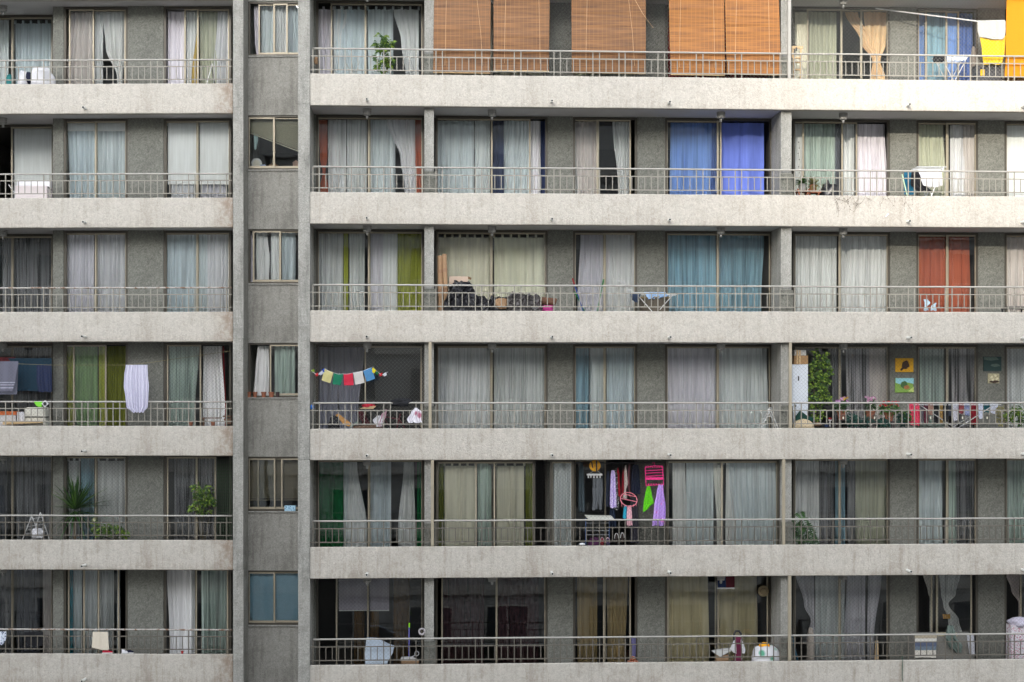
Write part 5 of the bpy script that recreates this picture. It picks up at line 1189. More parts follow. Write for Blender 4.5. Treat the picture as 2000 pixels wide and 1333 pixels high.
# stepladder
t = Thing(FR, "stepladder", "white folding stepladder right of the lilac curtain, fourth row", "ladder", (FR.s(1497, .4), .4, zfloor(FR, 3)+.013))
for dd, (x0, x1) in ((.34, (1504, 1482)), (.46, (1502, 1519))):
    for o_ in (-.1, .1):
        zf = zfloor(FR, 3)+.013; a = P(FR, x0, 799, .4); q = MB(); k = (a[2]-zf)/(a[2]-FR.z(x0, 834, .4)); b = FR.s(x0+(x1-x0)*k*.85, .4)
        q.tube([(a[0], .4+o_, a[2]), (b, .4+o_*1.5, zf)], .012, 8); t.part("leg", q, M_WHITEP)
for y in (812, 828, 845):
    q = MB(); k = (y-799)/35.0; x = 1504-22*k*.85; q.box(FR.s(x-1.5, .4), FR.s(x+6, .4), .3, .5, FR.z(x, y+2, .4), FR.z(x, y, .4)); t.part("step", q, M_WHITEP)
q = MB(); q.tube([P(FR, 1500, 804, .3), P(FR, 1503, 797, .32), P(FR, 1507, 797, .4), P(FR, 1508, 803, .45)], .012, 8); t.part("handle", q, M_WHITEP)
# cupboard, shelf boxes
zf = zfloor(FR, 3)+.013
t = Thing(FR, "cupboard", "tall narrow white cupboard beside the climbing plant, fourth row right", "cupboard", (FR.s(1563, .5), .5, zf))
q = MB(); q.box(FR.s(1546, .4), FR.s(1578, .4), .4, .8, zf, FR.z(1560, 712, .4)); t.part("body", q, mat("white_laminate", (.62, .66, .72, 1), .4, vary=.03))
q = boxat(FR, 1559, 1561, 735, 744, .375, .398); t.part("handle", q, M_BLACK)
q = boxat(FR, 1551, 1578, 695, 711.5, .4, .7); t = Thing(FR, "wooden_crate", "brown wooden crate on top of the white cupboard, fourth row right", "crate", P(FR, 1564, 711.5, .4)); t.part("body", q, mat("brown_crate", (.33, .19, .08, 1), .7, vary=.3))
for x in (1556, 1561): q = boxat(FR, x, x+3, 684, 712, .36, .385); t.part("upright_slat", q, M_WOOD)
q = boxat(FR, 1552, 1574, 684, 694.5, .42, .6); single(FR, "white_carton", "white carton on top of the wooden crate, fourth row right", "box", q, M_WHITEP)
# climbing fig
plant(FR, 3, "climbing_fig", "tall bright leafed fig tree reaching the ceiling, fourth row right", 1600, 684, 828, .45, 50, LF_LIME, M_TERRA, L=.085, W=.06, seed=9, potw=.16, poth=.28, hole=.12,
      shapes=[(1602, 690, 16, 10, 60), (1603, 706, 14, 10, 90), (1594, 712, 14, 10, 90), (1610, 722, 12, 10, 80), (1592, 735, 14, 12, 120), (1608, 742, 13, 10, 100), (1616, 733, 10, 8, 50), (1595, 758, 15, 12, 130), (1608, 768, 13, 12, 110), (1593, 778, 14, 10, 100), (1614, 782, 10, 8, 60), (1598, 796, 14, 12, 90), (1598, 815, 14, 10, 80)])
# armchair
t = Thing(FR, "armchair", "cream padded armchair in front of the white cupboard, fourth row right", "chair", (FR.s(1568, .3), .3, zf))
M_CREAM = cm("cream_leather", 200, 182, 150, trans=0)
q = MB(); q.blob((FR.s(1568, .3), .3, (FR.z(1568, 818, .3)+zf+.05)/2+.1), (.27, .09, .24), 2, .04, 24, 14); t.part("backrest", q, M_CREAM)
q = MB(); q.box(FR.s(1546, .3), FR.s(1592, .3), .2, .5, zf+.1, zf+.42); t.part("seat", q, M_CREAM)
q = MB(); q.blob((FR.s(1597, .3), .3, FR.z(1597, 829, .3)), (.09, .12, .05), 2, .04); t.part("armrest", q, mat("brown_armrest", (.25, .16, .10, 1), .6))
q = MB(); q.slab([P(FR, 1553, 816, .33)[::2], P(FR, 1563, 803, .33)[::2], P(FR, 1578, 814, .33)[::2], P(FR, 1590, 817, .33)[::2], P(FR, 1588, 822, .33)[::2], P(FR, 1553, 822, .33)[::2]], .28, .40)
single(FR, "green_cushion", "dark green cushion on top of the cream armchair, fourth row right", "cushion", q, cm("dark_green_velvet", 15, 70, 60))
q = MB(); q.tube([P(FR, 1553, 792, .14), P(FR, 1553, 832, .14)], .01, 6); q.blob(P(FR, 1553, 793, .14), (.03, .03, .035), 1, .1, 10, 8)
single(FR, "black_cane", "black cane with a round knob leaning on the rail, fourth row right", "cane", q, M_BLACK)
t = Thing(FR, "toadstool_ornament", "red capped white toadstool ornament behind the rail, fourth row right", "ornament", P(FR, 1621, 834, .15))
q = MB(); q.lathe(FR.s(1621, .15), .15, [(.012, FR.z(1621, 834, .15)), (.010, FR.z(1621, 823, .15))], 10); t.part("stalk", q, M_WHITEP)
q = MB(); q.blob(P(FR, 1621, 821, .15), (.042, .04, .025), 1, .05, 12, 8); t.part("underside", q, M_WHITEP); q = MB(); q.blob(P(FR, 1621, 818.5, .15), (.045, .042, .03), 1, .05, 12, 8); t.part("cap", q, MRD)
q = MB(); q.blob(P(FR, 1614, 832, .15), (.05, .05, .035), 6, .4, 12, 8); single(FR, "blue_ornament", "small dark blue ornament beside the toadstool, fourth row right", "ornament", q, cm("dark_blue_china", 40, 60, 100))
# flowers
def flowers(fr, x, ytop, d, wpx, n, col, label, lf, r=3, pw=.11, ptop=803, seed=1, size=.05):
    t = plant(fr, r, "flowering_plant", label, x, ytop+4, ptop+6, d, wpx, lf, M_TERRA, n=int(wpx*7), L=.07, W=.04, seed=seed, potw=pw, poth=.2, ptop=ptop, group="flower pots on the fourth row balcony")
    rg = random.Random(seed); q = MB()
    for i in range(n):
        c = Vector(P(fr, x+rg.uniform(-.5, .5)*wpx, ytop+rg.uniform(0, 9), d-.08+rg.uniform(-.05, .05)))
        for k in range(6):
            a = k*1.047+rg.random(); q.leaf(c, (math.cos(a), -.6, math.sin(a)), (0, -1, 0), size*.6, size*.45, .1)
    t.part("blossoms", q, leafmat("petal_"+str(col), tuple(lin(c)*.7 for c in col), tuple(lin(c) for c in col)))
flowers(FR, 1644, 776, .3, 26, 12, (215, 160, 215), "pot of pale violet and yellow flowers, leftmost by the rail, fourth row right", LF_DARK, seed=2)
flowers(FR, 1700, 775, .3, 20, 20, (225, 165, 200), "round head of pink flowers in a terracotta pot, fourth row right", LF_DARK, seed=3)
flowers(FR, 1736, 784, .25, 38, 22, (235, 35, 55), "bright red geraniums in a terracotta pot, fourth row right", LF_MID, seed=4, ptop=806)
q = MB(); rg = random.Random(8)
for i in range(8):
    c = Vector(P(FR, 1650+rg.uniform(-4, 5), 778+rg.uniform(-2, 3), .18))
    for k in range(5): a = k*1.25; q.leaf(c, (math.cos(a), -.6, math.sin(a)), (0, -1, 0), .03, .02, .1)
single(FR, "yellow_flower", "small spray of yellow flowers above the violet ones, fourth row right", "flower", q, leafmat("petal_yellow", (.5, .3, .03), (.8, .6, .1)), smooth=False)
for i, (x, yt, w, lf, lab) in enumerate(((1663, 808, 22, LF_BLUE, "low blue-green plant second along the rail, fourth row right"), (1688, 812, 34, LF_BLUE, "grey-green trailing plant in a pale trough, fourth row right"), (1726, 816, 30, LF_BLUE, "dark low plant under the red geraniums, fourth row right"),
        (1765, 806, 26, LF_BLUE, "bushy blue-green plant left of the clothes airer, fourth row right"), (1770, 797, 16, LF_MID, "small green plant with a dark pot beside the airer, fourth row right"),
        (1955, 786, 14, LF_STRAW, "thin straw-green plant at the airer's right end, fourth row"), (1978, 794, 30, LF_LIME, "bright lime leafed plant near the right edge, fourth row"), (1996, 790, 16, LF_MID, "mid green plant at the very right edge, fourth row"))):
    plant(FR, 3, "potted_plant", lab, x, yt, 836 if i not in (6,) else 825, .22+.05*(i % 2), w, lf, M_POTD if i % 2 else mat("grey_pot", (.30, .30, .29, 1), .6), n=int(w*9), L=.07, W=.045, seed=50+i, potw=.1, poth=.2, group="green pot plants along the fourth row rail", stemh=False)
# lanterns on the rail
for i, x in enumerate((1647, 1708, 1817.5, 1880, 1928)):
    d = -.035; c = P(FR, x, 815, d); w = .040; h = .055
    t = Thing(FR, "lantern", ["leftmost", "second", "third", "fourth", "rightmost"][i]+" small dark lantern hung on the lower rail, fourth row right", "lantern", (c[0], d, c[2]-h), "small lanterns hung along the fourth row rail")
    q = MB(); q.box(c[0]-w, c[0]+w, d-w, d+w, c[2]-h, c[2]-h+.012)
    for a in (-1, 1):
        for b in (-1, 1): q.box(c[0]+a*w-.006*(a > 0), c[0]+a*w+.006*(a < 0), d+b*w-.006*(b > 0), d+b*w+.006*(b < 0), c[2]-h+.012, c[2]+h*.6)
    t.part("cage", q, mat("lantern_iron", (.05, .045, .035, 1), .5))
    q = MB(); q.box(c[0]-w-.006, c[0]+w+.006, d-w-.006, d+w+.006, c[2]+h*.6, c[2]+h*.75); q.box(c[0]-w*.6, c[0]+w*.6, d-w*.6, d+w*.6, c[2]+h*.75, c[2]+h, .008); t.part("roof", q, mat("lantern_iron", (.05, .045, .035, 1), .5))
    q = MB(); q.lathe(c[0], d, [(.014, c[2]-h+.013), (.014, c[2]-.002), (.004, c[2]+.012)], 10); t.part("candle", q, mat("candle_wax", (.75, .72, .60, 1), .5))
# canvases on the piers (plain generic pictures)
def canvas(fr, x0, x1, y0, y1, label, bgc, shapes, dpt=WD-.04):
    t = Thing(fr, "painting", label, "painting", (fr.s((x0+x1)/2, dpt), dpt-.03, fr.z(x0, y1, dpt)), "canvases hung on the balcony wall, fourth row")
    t.part("canvas", boxat(fr, x0, x1, y0, y1, dpt-.03, dpt-.001), bgc)
    for i, (poly, m) in enumerate(shapes):
        q = MB(); q.slab([P(fr, x, y, dpt)[::2] for x, y in poly], dpt-.034-.002*i, dpt-.031-.002*i); t.part("painted_shape", q, m)
def ell(cx, cy, rx, ry, n=14, w=.12): return [(cx+rx*math.cos(6.283*k/n)*(1+w*math.sin(k*2.3)), cy+ry*math.sin(6.283*k/n)*(1+w*math.cos(k*1.7))) for k in range(n)]
canvas(FR, 1749, 1784, 700, 727, "yellow painting with a dark blotch, upper picture on the left pier, fourth row", cm("yellow_paint", 218, 165, 30, trans=0), [(ell(1768, 713, 7.5, 8), cm("dark_blotch", 60, 42, 30, trans=0)), ([(1762, 716), (1766, 720), (1759, 725), (1757, 723)], cm("dark_blotch", 60, 42, 30, trans=0))])
canvas(FR, 1748.5, 1783.5, 739, 767, "green and blue landscape painting, lower picture on the left pier, fourth row", cm("meadow_green", 120, 155, 70, trans=0), [([(1748.5, 739), (1783.5, 739), (1783.5, 750), (1770, 747), (1758, 751), (1748.5, 748)], cm("sky_paint", 140, 195, 205, trans=0)), (ell(1765, 752, 7, 7), cm("bush_paint", 60, 95, 50, trans=0)), (ell(1770, 757, 6, 4), cm("earth_paint", 150, 100, 60, trans=0)), ([(1772, 765), (1783.5, 756), (1783.5, 766)], cm("light_green_paint", 175, 190, 110, trans=0))])
canvas(FR, 1921, 1956, 697, 725, "dark teal seascape painting on the right pier, fourth row", cm("dark_sea", 38, 66, 66, trans=0), [([(1921, 698), (1945, 698), (1950, 703), (1935, 705), (1921, 703)], cm("surf_paint", 95, 115, 108, trans=0)), (ell(1943, 714, 9, 3), cm("surf_paint", 95, 115, 108, trans=0))])
canvas(FR, 1930, 1952, 730, 749, "small painting of pale blossoms on the right pier, fourth row", cm("beige_paint", 178, 170, 140, trans=0), [(ell(1941, 746, 10, 2.5), cm("dark_blotch", 60, 42, 30, trans=0))]+[(ell(a, b, 2.6, 2.4), cm("blossom_paint", 215, 208, 175, trans=0)) for a, b in ((1936, 737), (1943, 734), (1946, 740), (1938, 742))])
# loaded airer, fourth row right
airer(FR, 3, 1778, 1948, 791, .42, "long white clothes airer crowded with laundry, fourth row right", M_WHITEP)
LND = [(1776, 1796, 831, (225, 70, 100), "large coral pink towel", "towel"), (1797, 1804, 826, (95, 92, 100), "narrow grey sock pair", "clothes"), (1804, 1813, 828, (95, 35, 55), "plum coloured shirt", "shirt"), (1813, 1823, 812, (160, 125, 110), "dusty pink top", "clothes"),
       (1824, 1834, 826, (25, 26, 30), "black T-shirt", "shirt"), (1835, 1842, 827, (175, 140, 80), "mustard scarf", "scarf"), (1842, 1852, 824, (28, 30, 34), "second black garment", "clothes"), (1852, 1860, 814, (60, 66, 80), "slate grey top", "clothes"),
       (1861, 1872, 822, (215, 215, 225), "white long sleeved shirt", "shirt"), (1873, 1883, 808, (150, 70, 75), "brick red cloth", "cloth"), (1884, 1894, 812, (140, 148, 185), "lavender blue shirt", "shirt"), (1896, 1910, 830, (140, 15, 35), "deep red towel", "towel"),
       (1911, 1920, 818, (205, 210, 228), "pale blue-white cloth", "cloth"), (1921, 1933, 806, (20, 90, 100), "teal shirt", "clothes"), (1934, 1949, 808, (215, 218, 232), "white striped cloth", "cloth")]
for i, (x0, x1, yb, c, nm, cat) in enumerate(LND):
    dd = .20+.05*(i % 3); cloth(FR, nm.replace(" ", "_").replace("-", "_").lower(), nm+" on the crowded airer, fourth row right", cat, [(789, x0, x1), (yb-6, x0, x1), (yb, x0+1, x1-1)], dd, cm("laundry_%d" % i, *c), .018, .07, "laundry on the fourth row airer")
# ---- fifth row, left
t = Thing(FL, "folded_airer", "white A-shaped folded drying frame standing by the rail, fifth row left", "clothes rack", (FL.s(72, .3), .3, zfloor(FL, 4)+.013))
zf = zfloor(FL, 4)+.013
for (xt, yt, xs) in ((62, 1008, (46, 78)), (79, 1001, (64, 94))):
    for x in xs:
        a = P(FL, xt, yt, .3); k = (a[2]-zf)/(a[2]-FL.z(xt, 1049, .3)); q = MB(); q.tube([a, (FL.s(xt+(x-xt)*k, .3), .3+.05*(x > 70), zf)], .011, 8); t.part("leg", q, M_WHITEP)
q = MB()
for k in range(5): q.tube([P(FL, 58-2*k, 1015+7*k, .3), P(FL, 84+2*k, 1010+7*k, .33)], .005, 5)
t.part("hanging_wires", q, M_WHITEP)
heap(FL, 4, "white_laundry_bundle", "white laundry bundle lying in the folded frame, fifth row left", "laundry", 62, 84, 1033, .22, M_WHITEC, .35, 5, .1, ybot=1052)
t = Thing(FL, "yucca", "dark spiky yucca towering over the rail, fifth row left", "plant", (FL.s(146, .45), .45, zf))
s = FL.s(146, .45); t.part("pot", pot_mb(s, .45, zf, .17, .3), M_TERRA)
q = MB(); q.tube([(s, .45, zf+.25), (s+.01, .45, FL.z(146, 1010, .45))], .035, 10); t.part("trunk", q, mat("yucca_trunk", (.12, .09, .06, 1), .9, bump=.5))
q = rosette((s+.01, .45, FL.z(147, 996, .45)), 70, .98, .07, 4, .15, 1.5, .3); q2 = rosette((s+.01, .45, FL.z(147, 1003, .45)), 34, .75, .06, 5, -.5, .3, .7); q.add(q2.v, q2.f); t.part("leaves", q, LF_MID)
plant(FL, 4, "flowering_plant", "low yellow-green leafy plant spilling by the rail, fifth row left", 216, 1022, 1056, .25, 66, LF_LIME, M_TERRA, n=420, L=.075, W=.045, seed=21, potw=.2, poth=.3,
      shapes=[(192, 1036, 12, 16, 50), (203, 1034, 14, 14, 150), (222, 1036, 18, 12, 130), (240, 1042, 12, 9, 90), (184, 1018, 3, 4, 20)])
t = Thing(FL, "yellow_lily", "pale yellow flower on a thin stem above the low plant, fifth row left", "flower", P(FL, 184, 1045, .22))
q = MB(); q.tube([P(FL, 190, 1056, .22), P(FL, 184, 1018, .22)], .005, 5); t.part("stem", q, LF_MID)
q = MB(); c = P(FL, 184, 1015, .22)
for k in range(9): q.leaf(c, (math.cos(k*.7), -.5, math.sin(k*.7)), (0, -1, 0), .06, .03, .1)
t.part("petals", q, leafmat("petal_cream", (.6, .6, .35), (.8, .8, .5)))
plant(FL, 4, "umbrella_plant", "bushy variegated umbrella plant near the column, fifth row left", 396, 944, 1002, .4, 50, LF_LIME, M_TERRA, L=.11, W=.05, seed=31, potw=.15, poth=.28,
      shapes=[(392, 952, 14, 8, 60), (404, 962, 14, 10, 90), (386, 966, 10, 9, 60), (410, 980, 11, 9, 80), (393, 984, 13, 10, 100), (380, 994, 10, 6, 60), (398, 1000, 9, 8, 40)])
q = MB(); d = .5
for k in range(8): x = 424+k*4; q.box(FL.s(x, d)-.006, FL.s(x, d)+.006, d, d+.012, zf+.3, zceil(FL, 4)-.1)
for k in range(26): z = zf+.35+k*.075; q.box(FL.s(423, d), FL.s(453, d), d+.012, d+.02, z-.005, z+.005)
single(FL, "garden_trellis", "dark green lattice trellis against the column, fifth row left", "trellis", q, mat("green_trellis", (.035, .06, .03, 1), .7))
# stair bay sill boxes
zsill = bz_sill-PITCH*4+.034; d = BD+.02
t = Thing(FL, "tissue_box", "light blue patterned box on the stair bay sill, fifth row", "box", (FL.s(566, d), d, zsill)); q = MB(); q.box(FL.s(556, d), FL.s(577, d), d-.02, d+.10, zsill, zsill+.125); t.part("body", q, printed("blue_box_print", rgb(165, 200, 220), rgb(90, 130, 160), 22))
q = MB(); q.blob(P(FL, 547, 996, d+.2), (.035, .03, .05), 3, .3, 10, 8); single(FL, "white_bottle", "small white bottle inside the stair bay window, fifth row", "bottle", q, M_WHITEP)
# ---- fifth row, laundry opening
d = .5
zc = zceil(FR, 4)
q = MB(); q.tube([(FR.s(1046, .62), .62, zc-.10), (FR.s(1300, .62), .62, zc-.10)], .012, 8)
single(FR, "hanging_rail", "dark pole along the ceiling of the laundry opening, fifth row", "rail", q, M_BLACK)
t = Thing(FR, "fan_guard", "round yellow-orange wire guard hanging at the top of the laundry opening, fifth row", "ornament", P(FR, 1162, 922, .3))
c = P(FR, 1162, 910, .3); q = MB(); q.lathe(c[0], c[2], [(.004, .30), (.125, .30), (.13, .305), (.125, .315), (.004, .315)], 28, axis='y'); t.part("disc", q, mat("amber_plastic", (.85, .42, .01, 1), .5, trans=.3))
q = MB(); q.box(c[0]+.02, c[0]+.05, .28, .298, c[2]-.12, c[2]+.12); t.part("strap", q, M_BLACK)
q = MB(); q.slab([(c[0]-.09, c[2]+.09), (c[0]-.07, c[2]+.1), (c[0]-.04, c[2]-.04), (c[0]-.06, c[2]-.05)], .285, .298); t.part("mark", q, M_BLACK)
t = Thing(FR, "clip_hanger", "white clip hanger carrying the grey trousers, fifth row", "hanger", P(FR, 1162, 932, .32))
q = MB(); q.box(FR.s(1146, .32), FR.s(1176, .32), .26, .42, FR.z(1160, 929, .32), FR.z(1160, 926, .32)); t.part("tray", q, M_WHITEP)
for x in (1149, 1154, 1160, 1166, 1172): q = MB(); q.box(FR.s(x, .3)-.012, FR.s(x, .3)+.012, .28, .3, FR.z(x, 934, .3), FR.z(x, 929.3, .3)); t.part("clip", q, M_WHITEP)
q = MB(); q.tube([P(FR, 1150, 926, .34), P(FR, 1163, 918, .34), P(FR, 1175, 926, .34)], .004, 5); t.part("hook", q, M_WHITEP)
def trousers(x0, x1, y0, y1, d, m, label, split=.3):
    t = Thing(FR, "trousers", label, "trousers", P(FR, (x0+x1)/2, y1, d)); xm = (x0+x1)/2; ys = y0+(y1-y0)*split
    q = sheet(FR, [(y0, x0, x1), (ys, x0-1, x1+1)], d, .02, .08, 3, hem=0, nz=5); t.part("waist", q, m)
    for i, (a, b) in enumerate(((x0-1, xm), (xm, x1+1))):
        q = sheet(FR, [(ys, a, b), ((ys+y1)/2, a+1-i, b-i), (y1, a+(0 if i == 0 else 3), b-(1 if i == 0 else 2))], d, .02, .07, 4+i, nz=5); t.part("trouser_leg", q, m)
trousers(1158, 1177, 935, 996, .31, cm("grey_denim", 92, 96, 100, vary=.25), "worn grey trousers on the white clip hanger, fifth row")
HG = [(1131, 1140, 905, 1000, (70, 84, 92), "long grey-blue coat at the left of the laundry opening", .6), (1184, 1191, 920, 990, (26, 36, 60), "navy shirt left of the dotted dress", .5), (1192, 1202, 919, 992, (190, 165, 215), "lilac dotted dress", .42),
      (1200, 1206, 916, 997, (140, 135, 130), "black and white striped top", .45), (1204, 1210, 914, 970, (170, 15, 40), "red top right of the striped one", .48), (1215, 1219, 914, 972, (150, 15, 38), "red top left of the beige cloth", .5),
      (1219, 1227, 909, 974, (190, 178, 172), "beige cloth hanging to a point", .4), (1234, 1249, 908, 965, (28, 38, 66), "dark navy clothes behind the pink round hanger", .7), (1190, 1202, 992, 1030, (22, 40, 66), "dark blue skirt below the dotted dress", .55), (1232, 1246, 960, 1060, (62, 60, 72), "long charcoal coat behind the round hanger", .8)]
for i, (x0, x1, y0, y1, c, nm, dd) in enumerate(HG):
    m = printed("dotted_lilac", rgb(185, 165, 220), rgb(240, 235, 245), 45) if i == 2 else (printed("checked_black_white", rgb(30, 30, 32), rgb(220, 220, 215), 38) if i == 3 else cm("hung_%d" % i, *c))
    cloth(FR, "hanging_garment", nm+", fifth row", "clothes", [(y0, x0+2, x1-2), (y0+14, x0, x1), (y1-8, x0-1, x1+2), (y1, x0, x1+2)] if i != 6 else [(y0, 1221, 1223), (y0+15, 1219, 1225), (y0+35, 1219, 1227), (y0+48, 1219, 1223), (y1, 1216, 1225)], dd, m, .03, .07, "clothes hanging in the fifth row opening")
# pink hanger rack
MPK = mat("hot_pink_plastic", (.80, .03, .22, 1), .4); MPK2 = mat("salmon_pink_plastic", (.72, .20, .25, 1), .4)
t = Thing(FR, "pink_clip_rack", "rectangular hot pink clip hanger with many pegs, fifth row", "hanger", P(FR, 1277, 949, .22))
d = .22; q = MB()
for (xa, ya, xb, yb) in ((1260, 914, 1262, 949), (1294, 911, 1296, 948), (1260, 914, 1277, 910), (1277, 910, 1294, 911), (1260, 920, 1295, 918), (1261, 925, 1295, 923), (1261, 931, 1295, 929), (1262, 949, 1296, 947)): q.tube([P(FR, xa, ya, d), P(FR, xb, yb, d)], .009, 6)
t.part("rack_frame", q, MPK)
q = boxat(FR, 1261, 1296, 933, 937.5, d-.02, d+.06); t.part("crossbar", q, MPK)
q = MB(); q.tube([P(FR, 1277, 910, d), P(FR, 1279, 907, d), P(FR, 1277, 903, d), P(FR, 1274, 905, d)], .006, 6); t.part("hook", q, MPK)
for i in range(8): q = boxat(FR, 1261+i*4.3, 1262.8+i*4.3, 910.5, 914, d-.01, d+.01); t.part("peg", q, MPK)
for i in range(6): q = boxat(FR, 1266+i*5, 1267.8+i*5, 945, 948, d-.02, d); t.part("peg", q, MPK)
cloth(FR, "lime_bag", "bright lime green bag hanging from the pink rack, fifth row", "bag", [(949, 1264, 1270), (965, 1260, 1273), (982, 1257, 1277), (992, 1256, 1268), (1000, 1256, 1260)], d, cm("lime_film", 110, 225, 20, trans=.3), .02, .09)
cloth(FR, "purple_towel", "lilac printed towel hanging from the pink rack, fifth row", "towel", [(947, 1286, 1295), (960, 1283, 1296), (990, 1278, 1300), (1027, 1274, 1299)], d-.02, printed("lilac_pink_print", rgb(185, 150, 222), rgb(215, 130, 195), 7), .03, .10)
t = Thing(FR, "round_peg_hanger", "round salmon pink peg hanger tilted on its hook, fifth row", "hanger", P(FR, 1229, 995, .2))
c = Vector(P(FR, 1228, 976, .2)); q = MB(); q.tube([(c.x+.19*math.cos(a*.2618)*1.0+.03*math.sin(a*.2618), .2+.05*math.sin(a*.2618), c.z+.15*math.sin(a*.2618)+.04*math.cos(a*.2618)*-1) for a in range(25)], .010, 6); t.part("ring", q, MPK2)
q = MB(); q.tube([(c.x-.17, .2, c.z+.02), (c.x+.17, .2, c.z-.05)], .009, 6); q.tube([(c.x-.1, .2, c.z+.12), (c.x+.17, .2, c.z+.06)], .009, 6); t.part("crossbar", q, MPK2)
for a in (-.16, -.10, -.03, .05, .11, .17): q = MB(); q.box(c.x+a-.006, c.x+a+.006, .19, .205, c.z-.22+abs(a)*.4, c.z-.16+abs(a)*.5); t.part("peg", q, MPK2)
q = MB(); q.tube([(c.x+.03, .2, c.z+.05), (c.x+.0, .2, c.z+.32), (c.x+.02, .3, zc-.1)], .003, 5); t.part("hook", q, MPK2)
cloth(FR, "turquoise_cloth", "turquoise small cloth under the round pink hanger, fifth row", "cloth", [(987, 1219, 1224), (1013, 1216, 1223)], .19, cm("turquoise_cloth", 40, 170, 200), .02, .06)
cloth(FR, "pale_pink_cloth", "pale pink cloth under the round pink hanger, fifth row", "cloth", [(988, 1226, 1233), (1005, 1224, 1234), (1027, 1224, 1235)], .19, cm("pale_pink_cloth", 240, 190, 200), .02, .06)
# folding table, rack and shoes
t = Thing(FR, "folding_table", "white topped folding table tilted behind the rail, fifth row", "table", (FR.s(1170, .3), .3, zfloor(FR, 4)+.013))
zf = zfloor(FR, 4)+.013
q = MB(); q.add([P(FR, 1142, 1006, .5), P(FR, 1193, 1007, .5), P(FR, 1200, 1014, .12), P(FR, 1150, 1014, .12)], [(0, 1, 2, 3)]); v = [Vector(x)-Vector((0, 0, .02)) for x in q.v]; q.add(v, [(3, 2, 1, 0)]); q.f += [(0, 3, 7, 4), (3, 2, 6, 7), (2, 1, 5, 6), (1, 0, 4, 5)]; t.part("table_top", q, mat("cream_laminate", (.62, .62, .54, 1), .4))
M_BLUET = mat("blue_tube_paint", (.06, .10, .22, 1), .4)
for x in (1144, 1190): q = MB(); q.tube([P(FR, x, 1012, .3), (FR.s(x, .3), .3, zf)], .012, 8); t.part("leg", q, M_BLUET)
q = MB()
for y in (1022, 1031, 1037, 1045): q.tube([P(FR, 1144, y, .3), P(FR, 1190, y, .3)], .007, 6)
t.part("crossbar", q, M_STEEL)
heap(FR, 4, "basket", "dark purple basket under the folding table, fifth row", "basket", 1148, 1174, 1049, .42, cm("dark_purple_plastic", 75, 30, 70), .08, 3, .15)
for i, (x, y, c, lab) in enumerate(((1176, 1050, (120, 30, 40), "dark red shoe on the rail ledge, fifth row"), (1187, 1050, (60, 50, 75), "dark purple shoe beside the red one, fifth row"), (1204, 1042, (40, 28, 22), "left brown shoe with a white rim drying upright, fifth row"), (1215.5, 1041, (40, 28, 22), "right brown shoe with a white rim drying upright, fifth row"))):
    t = Thing(FR, "shoe", lab, "shoe", P(FR, x, y+19, .2), "shoes drying behind the rail, fifth row"); c0 = P(FR, x, y+10, .2)
    q = MB(); q.blob((c0[0], .2, c0[2]), (.042, .03, .12), i, .06, 14, 10); t.part("upper", q, cm("shoe_%d_%d_%d" % c, *c, trans=0))
    q = MB(); q.tube([(c0[0]+.043*math.cos(a*.3927), .19, c0[2]+.118*math.sin(a*.3927)) for a in range(0, 9)], .009, 6); t.part("sole", q, M_WHITEP if i > 1 else cm("pinkish_rubber", 190, 160, 165))
q = MB(); q.lathe(FR.s(1137, .075), .075, [(.03, ztop(FR, 4)+.002), (.075, ztop(FR, 4)+.02), (.06, ztop(FR, 4)+.05), (.02, ztop(FR, 4)+.062)], 18); q.sm = True
single(FR, "metal_bowl", "upturned shiny metal bowl on the parapet, fifth row", "bowl", q, M_STEEL)
# monstera
zf = zfloor(FR, 4)+.013
t = Thing(FR, "monstera", "dark split leafed monstera beside the steel post, fifth row", "plant", (FR.s(1562, .35), .35, zf)); s = FR.s(1562, .35)
t.part("pot", pot_mb(s, .35, zf, .16, .3), M_TERRA); q = MB(); q2 = MB(); rg = random.Random(5)
for (x, y, sz, dx) in ((1562, 1003, .26, .1), (1568, 1018, .30, .6), (1556, 1020, .26, -.5), (1575, 1030, .30, .8), (1562, 1032, .28, 0), (1580, 1045, .28, .9), (1584, 1054, .26, 1), (1560, 1046, .28, -.4), (1570, 1050, .24, .3), (1552, 1036, .22, -.7)):
    c = Vector(P(FR, x, y, .28+rg.uniform(-.05, .1))); dn = Vector((dx*.7, -.35, -.55 if dx > .4 else -.2)).normalized(); side = dn.cross(Vector((0, -1, .2))).normalized()
    q2.tube([(s, .35, zf+.28), (c+Vector((s, .35, zf+.5)))/2+Vector((0, 0, .08)), c], .008, 6)
    for sgn in (-1, 1):
        for k in range(6):
            b = c+dn*sz*(k/6.5-.15); q.leaf(b, side*sgn+dn*(.35+.1*k), (0, -1, .3), sz*.62*(1-.09*k), sz*.15, .2)
    q.leaf(c+dn*sz*.6, dn, (0, -1, .3), sz*.45, sz*.2, .2)
t.part("stem", q2, LF_MID); t.part("leaves", q, LF_DARK)
